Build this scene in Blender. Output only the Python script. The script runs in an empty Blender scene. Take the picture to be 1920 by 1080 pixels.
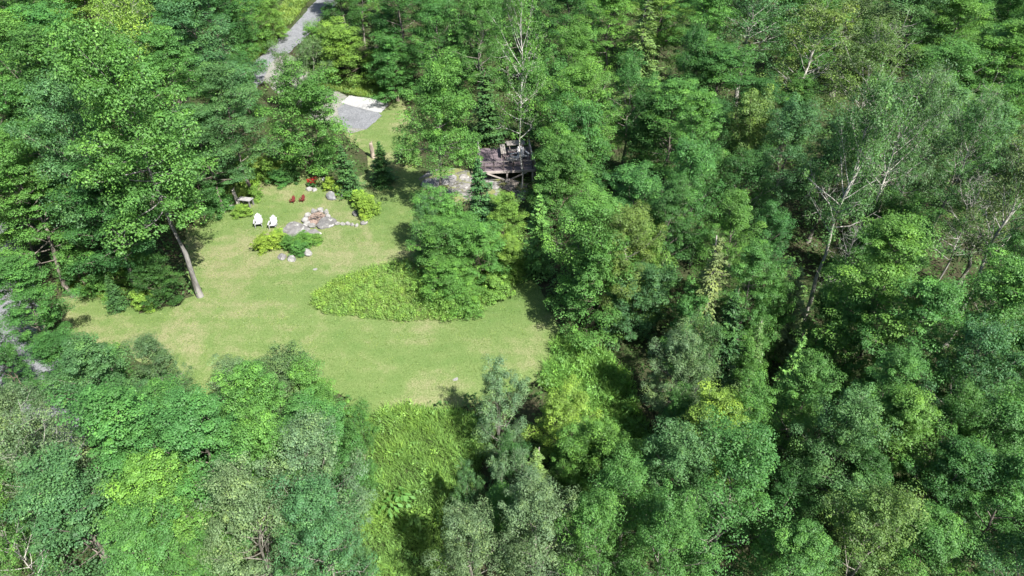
import bpy, math, random
import numpy as np
from mathutils import Vector, Matrix
from mathutils.geometry import delaunay_2d_cdt

scene = bpy.context.scene
COL = scene.collection
R = math.radians

# ------------------------------------------------------------------ camera
CAM_H, PITCH, FPX = 27.0, 38.0, 1300.0          # metres, degrees below the horizon, focal length in 1920 px
cam_data = bpy.data.cameras.new('camera')
cam_data.sensor_width = 36.0
cam_data.lens = FPX / 1920.0 * 36.0
cam_data.clip_start, cam_data.clip_end = 0.1, 3000.0
cam = bpy.data.objects.new('camera', cam_data)
cam.location = (0, 0, CAM_H)
cam.rotation_euler = (R(90.0 - PITCH), 0, 0)
COL.objects.link(cam)
scene.camera = cam

# ------------------------------------------------------------------ sky and sun
SUN_EL, SUN_AZ = 52.0, math.degrees(math.atan2(0.64, -0.77))
sv = Vector((math.sin(R(SUN_AZ)) * math.cos(R(SUN_EL)), math.cos(R(SUN_AZ)) * math.cos(R(SUN_EL)), math.sin(R(SUN_EL))))
world = bpy.data.worlds.new('World')
scene.world = world
world.use_nodes = True
wn, wl = world.node_tree.nodes, world.node_tree.links
wn.clear()
wo = wn.new('ShaderNodeOutputWorld'); wb = wn.new('ShaderNodeBackground'); ws = wn.new('ShaderNodeTexSky')
ws.sky_type = 'NISHITA'; ws.sun_disc = False
ws.sun_elevation = R(SUN_EL); ws.sun_rotation = R(SUN_AZ)
ws.air_density, ws.dust_density, ws.ozone_density = 1.0, 1.2, 1.0
wb.inputs['Strength'].default_value = 0.080
wl.new(ws.outputs[0], wb.inputs['Color']); wl.new(wb.outputs[0], wo.inputs['Surface'])
sun_data = bpy.data.lights.new('sun', 'SUN')
sun_data.energy = 5.0; sun_data.angle = R(0.53); sun_data.color = (1.0, 0.965, 0.91)
sun = bpy.data.objects.new('sun', sun_data)
sun.rotation_euler = (-sv).to_track_quat('-Z', 'Y').to_euler()
sun.location = sv * 200
COL.objects.link(sun)

scene.view_settings.view_transform = 'Standard'
scene.view_settings.look = 'None'
scene.view_settings.exposure = 1.57
scene.view_settings.gamma = 1.0
scene.view_settings.use_curve_mapping = False
scene.cycles.max_bounces = 7
scene.cycles.diffuse_bounces = 4
scene.cycles.glossy_bounces = 2
scene.cycles.transmission_bounces = 4
scene.cycles.transparent_max_bounces = 4
scene.cycles.use_denoising = True
scene.cycles.sample_clamp_indirect = 6.0

# ------------------------------------------------------------------ terrain function and pixel rays
def sm(a, b, x):
    t = np.clip((np.asarray(x, float) - a) / (b - a), 0, 1)
    return t * t * (3 - 2 * t)

def terr(x, y):
    x = np.asarray(x, float); y = np.asarray(y, float)
    z = -0.42 * 3.0 * np.logaddexp(0, (24.5 - y) / 3.0)                       # bank falling away towards the camera
    z = z + 0.075 * 6.0 * np.logaddexp(0, (y - 62) / 6.0)                     # rise behind
    z = z - 0.10 * 4.0 * np.logaddexp(0, (x - 13) / 4.0) * sm(16, 30, y)     # gentle fall to the right
    z = z + 0.10 * np.sin(x * 0.31 + 1.0) * np.sin(y * 0.27) + 0.06 * np.sin(x * 0.7 + y * 0.5)
    z = z + 0.35 * np.exp(-(((x + 5.4) / 2.6) ** 2 + ((y - 46.5) / 2.4) ** 2))  # rock ledge beside the deck
    return z

FW = np.array((0, math.cos(R(PITCH)), -math.sin(R(PITCH))))
UP = np.array((0, math.sin(R(PITCH)), math.cos(R(PITCH))))

def at(px, py, h=0.0):
    """the point of the place that lies h above the ground along the sight line of a 1920x1080 picture point"""
    d = FW + np.array((1.0, 0, 0)) * (px - 960) / FPX + UP * (540 - py) / FPX
    lo, hi = 2.0, 400.0
    for _ in range(50):
        m = (lo + hi) / 2
        p = d * m
        if CAM_H + p[2] > terr(p[0], p[1]) + h: lo = m
        else: hi = m
    return Vector((d[0] * lo, d[1] * lo, CAM_H + d[2] * lo))

def depth(p):
    return p[1] * FW[1] + (p[2] - CAM_H) * FW[2]

def ground(x, y): return float(terr(x, y))

# ------------------------------------------------------------------ material helpers
class NT:
    def __init__(s, name):
        s.m = bpy.data.materials.new(name); s.m.use_nodes = True
        s.n = s.m.node_tree.nodes; s.l = s.m.node_tree.links; s.n.clear()
        s.out = s.n.new('ShaderNodeOutputMaterial')
    def add(s, t, **kw):
        n = s.n.new(t)
        for k, v in kw.items():
            if hasattr(n, k): setattr(n, k, v)
        return n
    def link(s, a, b): s.l.new(a, b)
    def val(s, sock, v):
        if hasattr(v, 'default_value') or hasattr(v, 'is_linked'): s.l.new(v, sock)
        else: sock.default_value = v
    def noise(s, scale, detail=4, rough=0.55, vec=None, dist=0.0):
        n = s.add('ShaderNodeTexNoise'); n.inputs['Scale'].default_value = scale
        n.inputs['Detail'].default_value = detail; n.inputs['Roughness'].default_value = rough
        n.inputs['Distortion'].default_value = dist
        if vec is not None: s.link(vec, n.inputs['Vector'])
        return n.outputs['Fac']
    def ramp(s, fac, stops):
        r = s.add('ShaderNodeValToRGB'); e = r.color_ramp.elements
        while len(e) < len(stops): e.new(0.5)
        for i, (p, c) in enumerate(stops):
            e[i].position = p; e[i].color = (*c, 1) if len(c) == 3 else c
        s.link(fac, r.inputs[0]); return r.outputs[0]
    def mix(s, fac, a, b, mode='MIX'):
        m = s.add('ShaderNodeMix'); m.data_type = 'RGBA'; m.blend_type = mode
        s.val(m.inputs[0], fac); s.val(m.inputs[6], a); s.val(m.inputs[7], b); return m.outputs[2]
    def math(s, op, a, b=0.0, clamp=False):
        m = s.add('ShaderNodeMath'); m.operation = op; m.use_clamp = clamp
        s.val(m.inputs[0], a); s.val(m.inputs[1], b); return m.outputs[0]
    def coord(s, which='Object'): return s.add('ShaderNodeTexCoord').outputs[which]
    def mapping(s, vec, scale=(1, 1, 1), rot=(0, 0, 0)):
        m = s.add('ShaderNodeMapping'); m.inputs['Scale'].default_value = scale; m.inputs['Rotation'].default_value = rot
        s.link(vec, m.inputs['Vector']); return m.outputs[0]
    def bump(s, h, strength=0.4, dist=0.05):
        b = s.add('ShaderNodeBump'); b.inputs['Strength'].default_value = strength; b.inputs['Distance'].default_value = dist
        s.link(h, b.inputs['Height']); return b.outputs[0]
    def principled(s, col, rough=0.8, spec=0.3, normal=None):
        p = s.add('ShaderNodeBsdfPrincipled')
        s.val(p.inputs['Base Color'], col if not isinstance(col, tuple) else (*col, 1))
        s.val(p.inputs['Roughness'], rough); p.inputs['Specular IOR Level'].default_value = spec
        if normal is not None: s.link(normal, p.inputs['Normal'])
        return p.outputs[0]
    def done(s, shader): s.link(shader, s.out.inputs[0]); return s.m

def mat_leaf(name, transl=0.38, rough=0.52, spec=0.24, vary=0.34):
    t = NT(name)
    oi = t.add('ShaderNodeObjectInfo')
    at_ = t.add('ShaderNodeAttribute'); at_.attribute_name = 'lv'
    lv = at_.outputs['Fac']                                     # -1 .. 1, one value for each leaf
    f = t.math('ADD', t.math('MULTIPLY', lv, vary), 1.0)
    c = t.mix(1.0, oi.outputs['Color'], f, 'MULTIPLY')
    nz = t.noise(0.45, 3, 0.6, t.coord())
    c = t.mix(t.ramp(nz, [(0.40, (0, 0, 0)), (0.62, (1, 1, 1))]), c, t.mix(1.0, c, (1.12, 1.05, 0.92, 1), 'MULTIPLY'))
    yel = t.mix(1.0, c, (1.38, 1.20, 0.80, 1), 'MULTIPLY')
    c = t.mix(t.math('MULTIPLY', t.math('SUBTRACT', lv, 0.25, True), 0.9, True), c, yel)
    p = t.principled(c, rough, spec)
    tr = t.add('ShaderNodeBsdfTranslucent')
    t.link(t.mix(1.0, c, (1.25, 1.35, 0.6, 1), 'MULTIPLY'), tr.inputs['Color'])
    ms = t.add('ShaderNodeMixShader'); ms.inputs[0].default_value = transl
    t.link(p, ms.inputs[1]); t.link(tr.outputs[0], ms.inputs[2])
    return t.done(ms.outputs[0])

def mat_bark(name):
    t = NT(name); oi = t.add('ShaderNodeObjectInfo'); co = t.coord()
    n1 = t.noise(3.5, 5, 0.6, t.mapping(co, (1, 1, 0.35))); n2 = t.noise(16, 3, 0.6, t.mapping(co, (1, 1, 0.25)))
    f = t.math('ADD', t.math('MULTIPLY', n1, 1.1), t.math('MULTIPLY', n2, 0.6))
    c = t.mix(1.0, oi.outputs['Color'], t.ramp(f, [(0.55, (0.35, 0.33, 0.30)), (0.8, (0.85, 0.85, 0.82)), (1.0, (1.5, 1.5, 1.46))]), 'MULTIPLY')
    return t.done(t.principled(c, 0.85, 0.2, t.bump(n2, 0.7, 0.03)))

def mat_birch(name):
    t = NT(name); oi = t.add('ShaderNodeObjectInfo'); co = t.coord()
    band = t.noise(5.0, 4, 0.65, t.mapping(co, (1.2, 1.2, 3.2))); n1 = t.noise(1.1, 3, 0.5, co)
    m = t.ramp(band, [(0.36, (0, 0, 0)), (0.44, (1, 1, 1))])
    c = t.mix(m, (0.05, 0.042, 0.04, 1), t.mix(n1, oi.outputs['Color'], (0.62, 0.58, 0.52, 1)))
    return t.done(t.principled(c, 0.7, 0.3, t.bump(band, 0.4, 0.01)))

M_LEAF = mat_leaf('broad_leaves')
M_NEEDLE = mat_leaf('needles', 0.12, 0.55, 0.3, 0.40)
M_GRASS = mat_leaf('grass_blades', 0.34, 0.5, 0.3, 0.36)
M_BARK = mat_bark('bark'); M_BIRCH = mat_birch('birch_bark')

def mat_ground():
    t = NT('forest_floor'); co = t.coord()
    a = t.noise(0.35, 5, 0.6, co); b = t.noise(5, 5, 0.65, co)
    c = t.mix(t.ramp(a, [(0.4, (0, 0, 0)), (0.6, (1, 1, 1))]), (0.034, 0.034, 0.018, 1), (0.028, 0.052, 0.014, 1))
    c = t.mix(t.ramp(b, [(0.45, (0, 0, 0)), (0.75, (1, 1, 1))]), c, (0.065, 0.058, 0.034, 1))
    return t.done(t.principled(c, 0.95, 0.1, t.bump(b, 0.8, 0.15)))

def mat_lawn():
    t = NT('mown_grass'); co = t.coord()
    big = t.noise(0.16, 5, 0.6, co, 0.6); mid = t.noise(0.9, 5, 0.62, co, 0.4); fine = t.noise(14, 4, 0.7, co)
    mow = t.add('ShaderNodeTexWave'); mow.wave_type = 'BANDS'; mow.bands_direction = 'Y'
    mow.inputs['Scale'].default_value = 0.30; mow.inputs['Distortion'].default_value = 2.2
    mow.inputs['Detail'].default_value = 2; mow.inputs['Detail Scale'].default_value = 0.5
    t.link(t.mapping(co, (0.25, 1, 1)), mow.inputs['Vector'])
    f = t.math('ADD', t.math('MULTIPLY', big, 0.98), t.math('MULTIPLY', mid, 0.34))
    f = t.math('ADD', f, t.math('MULTIPLY', mow.outputs['Fac'], 0.045))
    f = t.math('ADD', f, t.math('MULTIPLY', fine, 0.25))
    sx = t.add('ShaderNodeSeparateXYZ'); t.link(co, sx.inputs[0])
    f = t.math('ADD', f, t.math('MULTIPLY', t.math('MULTIPLY', t.math('ADD', sx.outputs[0], 2.0), -0.026, True), t.math('MULTIPLY', mid, 0.34)))   # drier, more trodden towards the seats
    c = t.ramp(f, [(0.48, (0.050, 0.104, 0.025)), (0.65, (0.084, 0.144, 0.040)), (0.84, (0.124, 0.172, 0.058)), (1.0, (0.22, 0.21, 0.115))])
    c = t.mix(t.ramp(fine, [(0.3, (0.75, 0.75, 0.75)), (0.7, (0, 0, 0))]), c, (0.055, 0.085, 0.02, 1))
    return t.done(t.principled(c, 0.9, 0.12, t.bump(fine, 0.9, 0.05)))

def mat_gravel(name, lo, hi, sc=9):
    t = NT(name); co = t.coord()
    v = t.add('ShaderNodeTexVoronoi'); v.inputs['Scale'].default_value = sc; t.link(co, v.inputs['Vector'])
    n = t.noise(0.8, 5, 0.6, co); g = t.noise(30, 3, 0.6, co)
    sep = t.add('ShaderNodeSeparateColor'); t.link(v.outputs['Color'], sep.inputs[0])
    f = t.math('ADD', t.math('MULTIPLY', sep.outputs[0], 0.45), t.math('MULTIPLY', n, 0.6))
    c = t.mix(t.math('MULTIPLY', f, 0.95, True), (*lo, 1), (*hi, 1))
    return t.done(t.principled(c, 0.9, 0.2, t.bump(t.math('ADD', v.outputs['Distance'], g), 0.7, 0.04)))

def mat_rock():
    t = NT('grey_rock'); oi = t.add('ShaderNodeObjectInfo'); co = t.coord()
    a = t.noise(1.6, 6, 0.65, co, 0.5); b = t.noise(9, 5, 0.7, co); l = t.noise(3.1, 4, 0.6, co)
    c = t.mix(1.0, oi.outputs['Color'], t.ramp(a, [(0.3, (0.55, 0.54, 0.52)), (0.55, (1, 1, 1)), (0.75, (1.35, 1.33, 1.28))]), 'MULTIPLY')
    c = t.mix(t.ramp(b, [(0.5, (0, 0, 0)), (0.72, (0.8, 0.8, 0.8))]), c, (0.12, 0.115, 0.10, 1))
    c = t.mix(t.ramp(l, [(0.6, (0, 0, 0)), (0.72, (0.7, 0.7, 0.7))]), c, (0.5, 0.5, 0.45, 1))
    return t.done(t.principled(c, 0.9, 0.2, t.bump(t.math('ADD', a, b), 0.8, 0.08)))

def mat_wood(name, weather=0.5):
    t = NT(name); oi = t.add('ShaderNodeObjectInfo'); co = t.coord()
    g = t.noise(6, 5, 0.6, t.mapping(co, (1, 14, 14))); s = t.noise(1.3, 4, 0.6, co)
    f = t.math('ADD', g, t.math('MULTIPLY', s, 0.8))
    c = t.mix(1.0, oi.outputs['Color'], t.ramp(f, [(0.55, (0.6, 0.58, 0.56)), (0.9, (1, 1, 1)), (1.15, (1.3, 1.28, 1.25))]), 'MULTIPLY')
    c = t.mix(t.math('MULTIPLY', oi.outputs['Random'], 0.35), c, t.mix(1.0, c, (0.62, 0.6, 0.58, 1), 'MULTIPLY'))
    return t.done(t.principled(c, 0.75, 0.25, t.bump(g, 0.5, 0.006)))

def mat_paint(name):
    t = NT(name); oi = t.add('ShaderNodeObjectInfo'); co = t.coord()
    n = t.noise(7, 4, 0.6, co)
    c = t.mix(1.0, oi.outputs['Color'], t.ramp(n, [(0.35, (0.82, 0.81, 0.79)), (0.6, (1, 1, 1))]), 'MULTIPLY')
    return t.done(t.principled(c, 0.5, 0.4))

def mat_rubble():
    t = NT('rubble_and_dry_grass'); co = t.coord()
    v = t.add('ShaderNodeTexVoronoi'); v.inputs['Scale'].default_value = 2.6; t.link(t.mapping(co, (1, 1.5, 1)), v.inputs['Vector'])
    e = t.add('ShaderNodeTexVoronoi'); e.feature = 'DISTANCE_TO_EDGE'; e.inputs['Scale'].default_value = 2.6; t.link(t.mapping(co, (1, 1.5, 1)), e.inputs['Vector'])
    n = t.noise(0.7, 5, 0.65, co, 0.6); g = t.noise(11, 4, 0.65, co)
    sep = t.add('ShaderNodeSeparateColor'); t.link(v.outputs['Color'], sep.inputs[0])
    c = t.mix(sep.outputs[0], (0.10, 0.095, 0.09, 1), (0.24, 0.235, 0.225, 1))
    c = t.mix(t.ramp(e.outputs['Distance'], [(0.02, (1, 1, 1)), (0.08, (0, 0, 0))]), c, (0.06, 0.055, 0.04, 1))
    c = t.mix(t.ramp(n, [(0.46, (0, 0, 0)), (0.56, (1, 1, 1))]), c, t.mix(g, (0.09, 0.13, 0.035, 1), (0.21, 0.19, 0.09, 1)))
    return t.done(t.principled(c, 0.9, 0.15, t.bump(t.math('ADD', e.outputs['Distance'], g), 0.8, 0.12)))
M_GROUND, M_LAWN = mat_ground(), mat_lawn()
M_GRAVEL = mat_gravel('driveway_gravel', (0.075, 0.078, 0.083), (0.20, 0.206, 0.218))
M_PALE = mat_gravel('pale_crushed_stone', (0.36, 0.355, 0.34), (0.66, 0.65, 0.64), 12)
M_ASH = mat_gravel('ash_and_soil', (0.09, 0.07, 0.06), (0.30, 0.22, 0.18), 14)
M_ROCK = mat_rock(); M_WOOD = mat_wood('weathered_wood'); M_PAINT = mat_paint('painted_wood')

# ------------------------------------------------------------------ object helpers
def link(name, me, parent=None, mat=None, color=None):
    o = bpy.data.objects.new(name, me); COL.objects.link(o)
    if parent is not None: o.parent = parent
    if mat is not None and me is not None and not me.materials: me.materials.append(mat)
    if color is not None: o.color = (*color, 1)
    return o

def empty(name, loc=(0, 0, 0), rz=0.0, scale=(1, 1, 1)):
    o = bpy.data.objects.new(name, None); COL.objects.link(o)
    o.location = loc; o.rotation_euler = (0, 0, rz); o.scale = scale; o.empty_display_size = 0.2
    return o

def tag(o, label=None, cat=None, group=None, kind=None):
    if label: o['label'] = label
    if cat: o['category'] = cat
    if group: o['group'] = group
    if kind: o['kind'] = kind
    return o

def mesh_np(name, verts, faces, lv=None, mat=None, smooth=False):
    """verts (n,3), faces (m,k) with one k"""
    me = bpy.data.meshes.new(name)
    verts = np.asarray(verts, np.float32); faces = np.asarray(faces, np.int32)
    m, k = faces.shape
    me.vertices.add(len(verts)); me.vertices.foreach_set('co', verts.ravel())
    me.loops.add(m * k); me.loops.foreach_set('vertex_index', faces.ravel())
    me.polygons.add(m); me.polygons.foreach_set('loop_start', np.arange(0, m * k, k, dtype=np.int32))
    if smooth: me.polygons.foreach_set('use_smooth', np.ones(m, bool))
    me.update(calc_edges=True)
    if lv is not None:
        a = me.attributes.new('lv', 'FLOAT', 'FACE'); a.data.foreach_set('value', np.asarray(lv, np.float32))
    if mat is not None: me.materials.append(mat)
    return me

class MB:
    """collects boxes, bars and tubes for one small part"""
    def __init__(s): s.v, s.f = [], []
    def box(s, c, d, rot=None):
        c = Vector(c); b = len(s.v)
        for sx in (-1, 1):
            for sy in (-1, 1):
                for sz in (-1, 1):
                    p = Vector((sx * d[0] / 2, sy * d[1] / 2, sz * d[2] / 2))
                    s.v.append(c + (rot @ p if rot is not None else p))
        s.f += [tuple(b + i for i in q) for q in ((0, 1, 3, 2), (4, 6, 7, 5), (0, 4, 5, 1), (2, 3, 7, 6), (0, 2, 6, 4), (1, 5, 7, 3))]
        return s
    def bar(s, a, b, w, h):
        a, b = Vector(a), Vector(b); d = b - a
        return s.box((a + b) / 2, (d.length, w, h), d.to_track_quat('X', 'Z').to_matrix())
    def tube(s, pts, rad, n=7, cap=True):
        pts = [Vector(p) for p in pts]; b0 = len(s.v)
        for i, p in enumerate(pts):
            d = (pts[min(i + 1, len(pts) - 1)] - pts[max(i - 1, 0)]).normalized()
            q = d.to_track_quat('Z', 'X').to_matrix()
            for k in range(n):
                a = 2 * math.pi * k / n
                s.v.append(p + q @ Vector((math.cos(a), math.sin(a), 0)) * rad[i])
        for i in range(len(pts) - 1):
            for k in range(n):
                s.f.append((b0 + i * n + k, b0 + i * n + (k + 1) % n, b0 + (i + 1) * n + (k + 1) % n, b0 + (i + 1) * n + k))
        if cap:
            s.f.append(tuple(b0 + k for k in reversed(range(n))))
            s.f.append(tuple(b0 + (len(pts) - 1) * n + k for k in range(n)))
        return s
    def mesh(s, name, mat=None, smooth=False):
        me = bpy.data.meshes.new(name); me.from_pydata([tuple(v) for v in s.v], [], s.f)
        if mat: me.materials.append(mat)
        if smooth:
            for p in me.polygons: p.use_smooth = True
        me.update(); return me
    def build(s, name, mat, parent=None, color=None, smooth=False):
        return link(name, s.mesh(name, mat, smooth), parent, None, color)

# ------------------------------------------------------------------ foliage generators (numpy)
def unit(a): return a / np.maximum(np.linalg.norm(a, axis=-1, keepdims=True), 1e-9)

def leaf_quads(rng, C, N, L, asp=0.62, fold=0.12, T=None):
    n = len(C); N = unit(N)
    r = rng.normal(size=(n, 3)) if T is None else T
    t = unit(r - (r * N).sum(1, keepdims=True) * N); b = np.cross(N, t)
    L = np.broadcast_to(np.asarray(L, float).reshape(-1, 1), (n, 1))
    v = np.empty((n, 4, 3))
    v[:, 0] = C - t * L * 0.5
    v[:, 1] = C + b * L * asp * 0.5 + N * L * fold + t * L * 0.05
    v[:, 2] = C + t * L * 0.5 - N * L * fold * 0.5
    v[:, 3] = C - b * L * asp * 0.5 + N * L * fold + t * L * 0.05
    return v.reshape(-1, 3), np.arange(4 * n).reshape(n, 4)

def puffs_to_leaves(rng, P, rad, per, L, flat=0.55, up=0.55, spread=0.40):
    """leaf clumps: P (k,3) centres, rad (k,) radii"""
    k = len(P); idx = np.repeat(np.arange(k), per)
    d = unit(rng.normal(size=(k * per, 3)) + np.array((0, 0, 0.45)))
    r = rad[idx] * (0.35 + 0.65 * rng.random(k * per) ** 0.45)
    # a lumpy edge: each clump stretched at random
    ax = 0.75 + 0.5 * rng.random((k, 3)); ax[:, 2] *= flat
    C = P[idx] + d * r[:, None] * ax[idx]
    N = d * (1 - up) + np.array((0, 0, up)) + rng.normal(size=d.shape) * spread * 0.5
    pv = np.clip(rng.normal(size=k) * 0.42, -1, 1)
    lv = np.clip(pv[idx] + rng.normal(size=k * per) * 0.26, -1, 1)
    Ls = L * (0.5 + 0.9 * rng.random(k * per) ** 1.3)
    v, f = leaf_quads(rng, C, N, Ls)
    return v, f, lv

def limb_path(rng, p0, az, el, ln, curve=0.35, n=5, wob=0.08):
    pts = [np.array(p0, float)]; e, a = el, az
    for i in range(n):
        pts.append(pts[-1] + np.array((math.cos(a) * math.cos(e), math.sin(a) * math.cos(e), math.sin(e))) * ln / n)
        e += curve / n + rng.normal() * wob; a += rng.normal() * wob * 1.6
    return pts

PROTO = {}
def broad_tree(key, seed, H=10.0, Rr=2.6, base=0.32, limbs=30, sub=4, puff=0.60, per=95, L=0.135, flat=0.55, up=0.5,
               prof='egg', trunk=0.20, lr=0.24, fill=40, bare=0.0, stems=1, droop=0.0, el0=15, el1=70, twig=False, bark=None, tl=0.97, wig=0.012):
    rng = np.random.default_rng(seed); w = MB(); P, rad = [], []
    def profile(u):
        if prof == 'egg': return math.sin(math.pi * min(1, 0.18 + 0.82 * u) ** 0.85) * 0.95 + 0.12
        if prof == 'dome': return math.sqrt(max(0, 1 - u ** 2.4)) * 0.95 + 0.08
        if prof == 'tall': return 0.55 + 0.45 * math.sin(math.pi * (0.1 + 0.85 * u))
        if prof == 'cone': return (1 - u) * 0.95 + 0.10
        return 1.0
    for s_ in range(stems):
        lean = rng.normal(size=2) * (0.02 if stems == 1 else 0.16)
        nT = 9; tp = []; off = rng.normal(size=2) * (0.0 if stems == 1 else 0.15)
        for i in range(nT):
            u = i / (nT - 1); j = rng.normal(size=2) * wig * H * (u > 0)
            tp.append(np.array((off[0] + lean[0] * H * u + j[0], off[1] + lean[1] * H * u + j[1], -0.3 + (H * tl + 0.3) * u)))
        tr = [trunk * ((1.35 if i == 0 else 1.0) * (1 - 0.9 * (i / (nT - 1)) ** 0.9) + 0.03) / (stems ** 0.35) for i in range(nT)]
        g0 = tp[0] * 0.94 + tp[1] * 0.06; g1 = tp[0] * 0.80 + tp[1] * 0.20
        w.tube([tp[0], g0, g1] + tp[1:], [tr[0] * 1.5, tr[0] * 1.3, tr[0] * 0.92] + tr[1:], 9)
        zs = np.array([p[2] for p in tp])
        for i in range(limbs // stems):
            u = (i + rng.random()) / (limbs // stems); zz = H * (base + (0.96 - base) * u)
            c = np.array([np.interp(zz, zs, [p[k] for p in tp]) for k in range(3)])
            az = i * 2.39996 + rng.normal() * 0.35; el = R(el0 + (el1 - el0) * u ** 1.2) + rng.normal() * 0.14
            vig = 0.62 + 0.62 * rng.random() if rng.random() > 0.12 else 0.45
            ln = Rr * profile(u) * vig / max(0.55, max(0.05, math.cos(el)) ** 0.5)
            ln = min(ln, Rr * 1.2)
            path = limb_path(rng, c, az, el, ln, curve=0.30 - droop)
            r0 = trunk * lr * (1 - 0.65 * u) + 0.010
            w.tube(path, [r0 * (1 - 0.8 * q / 5) for q in range(6)], 5, False)
            isbare = rng.random() < bare
            for q in range(sub):
                fr = 0.38 + 0.62 * (q + rng.random() * 0.6) / sub; fr = min(fr, 1.0); k = fr * 5
                k0 = min(int(k), 4); p = path[k0] * (1 - (k - k0)) + path[k0 + 1] * (k - k0)
                sl = Rr * (0.16 + 0.22 * rng.random()) * (1.15 - 0.45 * fr)
                a2 = az + (1 if q % 2 else -1) * (0.7 + 0.5 * rng.random()); e2 = el * 0.5 + rng.normal() * 0.3 - droop * 0.6
                sp = limb_path(rng, p, a2, e2, sl, 0.25 - droop, 3)
                w.tube(sp, [r0 * 0.38, r0 * 0.3, r0 * 0.2, r0 * 0.1], 4, False)
                if twig or isbare:
                    for _ in range(3):
                        tw = limb_path(rng, sp[2], a2 + rng.normal() * 0.9, e2 + rng.normal() * 0.5, sl * 0.8, 0.2, 2)
                        w.tube(tw, [r0 * 0.16, r0 * 0.12, r0 * 0.05], 3, False)
                if not isbare:
                    P.append(sp[3]); rad.append(puff * (0.45 + 0.8 * rng.random() ** 1.5) * (0.75 + 0.3 * vig))
            if not isbare:
                P.append(path[-1]); rad.append(puff * (0.7 + 0.5 * rng.random()))
                if u > 0.45: P.append(path[2] + np.array((0, 0, 0.15))); rad.append(puff * (0.6 + 0.5 * rng.random()))
        for q in range(5):
            P.append(tp[-1] + rng.normal(size=3) * puff * 0.55 - np.array((0, 0, 0.5 * q * puff))); rad.append(puff * (0.6 + 0.3 * rng.random()))
    for q in range(fill):                                   # inner twigs and low sprays
        u = rng.random(); a = rng.random() * 6.283; rr = Rr * profile(u) * (0.25 + 0.6 * rng.random() ** 0.6)
        P.append(np.array((math.cos(a) * rr, math.sin(a) * rr, H * (base + (0.93 - base) * u)))); rad.append(puff * (0.5 + 0.6 * rng.random()))
    P, rad = np.array(P), np.array(rad)
    v, f, lv = puffs_to_leaves(rng, P, rad, per, L, flat, up)
    keep_low = v[:, 2].min()
    if keep_low < 0.03: v[:, 2] = np.maximum(v[:, 2], 0.03)
    crown = mesh_np(key + '_crown', v, f, lv, M_LEAF)
    wood = w.mesh(key + '_wood', bark or M_BARK, True)
    PROTO[key] = (wood, crown, H, Rr)

def conifer(key, seed, H=10.0, Rr=1.7, levels=46, nb=9, ragged=0.0, base=0.04, L=0.30, seg=7, droop=0.25, wide=3):
    rng = np.random.default_rng(seed); w = MB()
    tp = [(rng.normal() * 0.02 * H * (i > 0) * 0.3, rng.normal() * 0.02 * H * (i > 0) * 0.3, -0.2 + (H + 0.2) * i / 7) for i in range(8)]
    w.tube(tp, [0.16 * (1 - 0.93 * i / 7) + 0.008 for i in range(8)], 7)
    C, N, T, Ls, lv = [], [], [], [], []
    for i in range(levels):
        u = (i + rng.random() * 0.6) / levels; z = H * (base + (0.985 - base) * u)
        rr = Rr * (1 - u) ** 0.82 + 0.06
        if ragged: rr *= 0.55 + 0.75 * rng.random()
        for b in range(max(3, int(nb * (0.45 + 0.55 * (1 - u))))):
            if ragged and rng.random() < ragged * 0.5: continue
            az = rng.random() * 6.283; ln = rr * (0.70 + 0.42 * rng.random()); dr = droop * (0.6 + 0.8 * rng.random()) - 0.35 * u
            bl = np.clip(rng.normal() * 0.4, -1, 1)
            dv = np.array((math.cos(az), math.sin(az), 0)); pv = np.array((-dv[1], dv[0], 0))
            if b % 2 == 0:
                w.tube([(0, 0, z), tuple(dv * ln * 0.9 + np.array((0, 0, z - dr * ln * 0.8)))], [0.02, 0.005], 3, False)
            for s_ in range(seg):
                t = 0.18 + 0.82 * (s_ + rng.random() * 0.7) / seg
                p = dv * ln * t + np.array((0, 0, z - dr * ln * t + 0.22 * ln * max(0, t - 0.6)))
                for q in range(wide):
                    sw = (q - (wide - 1) / 2) * 0.30 * ln * (1.15 - t) * 0.9 + rng.normal() * 0.04
                    C.append(p + pv * sw + rng.normal(size=3) * 0.035); N.append(np.array((0, 0, 1.0)) + dv * 0.25 + rng.normal(size=3) * 0.30)
                    T.append(dv + pv * np.sign(sw) * 0.7 - np.array((0, 0, dr * 0.5)) + rng.normal(size=3) * 0.12)
                    Ls.append(L * (0.65 + 0.6 * rng.random()) * (0.6 + 0.4 * min(1, ln))); lv.append(np.clip(bl + rng.normal() * 0.3, -1, 1))
    C.append(np.array((0, 0, H))); N.append(np.array((1.0, 0, 0))); T.append(np.array((0, 0, 1.0))); Ls.append(0.4); lv.append(0.2)
    v, f = leaf_quads(rng, np.array(C), np.array(N), np.array(Ls), 0.42, 0.06, np.array(T))
    v[:, 2] = np.maximum(v[:, 2], 0.03)
    PROTO[key] = (w.mesh(key + '_wood', M_BARK, True), mesh_np(key + '_crown', v, f, np.array(lv), M_NEEDLE), H, Rr)

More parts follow.
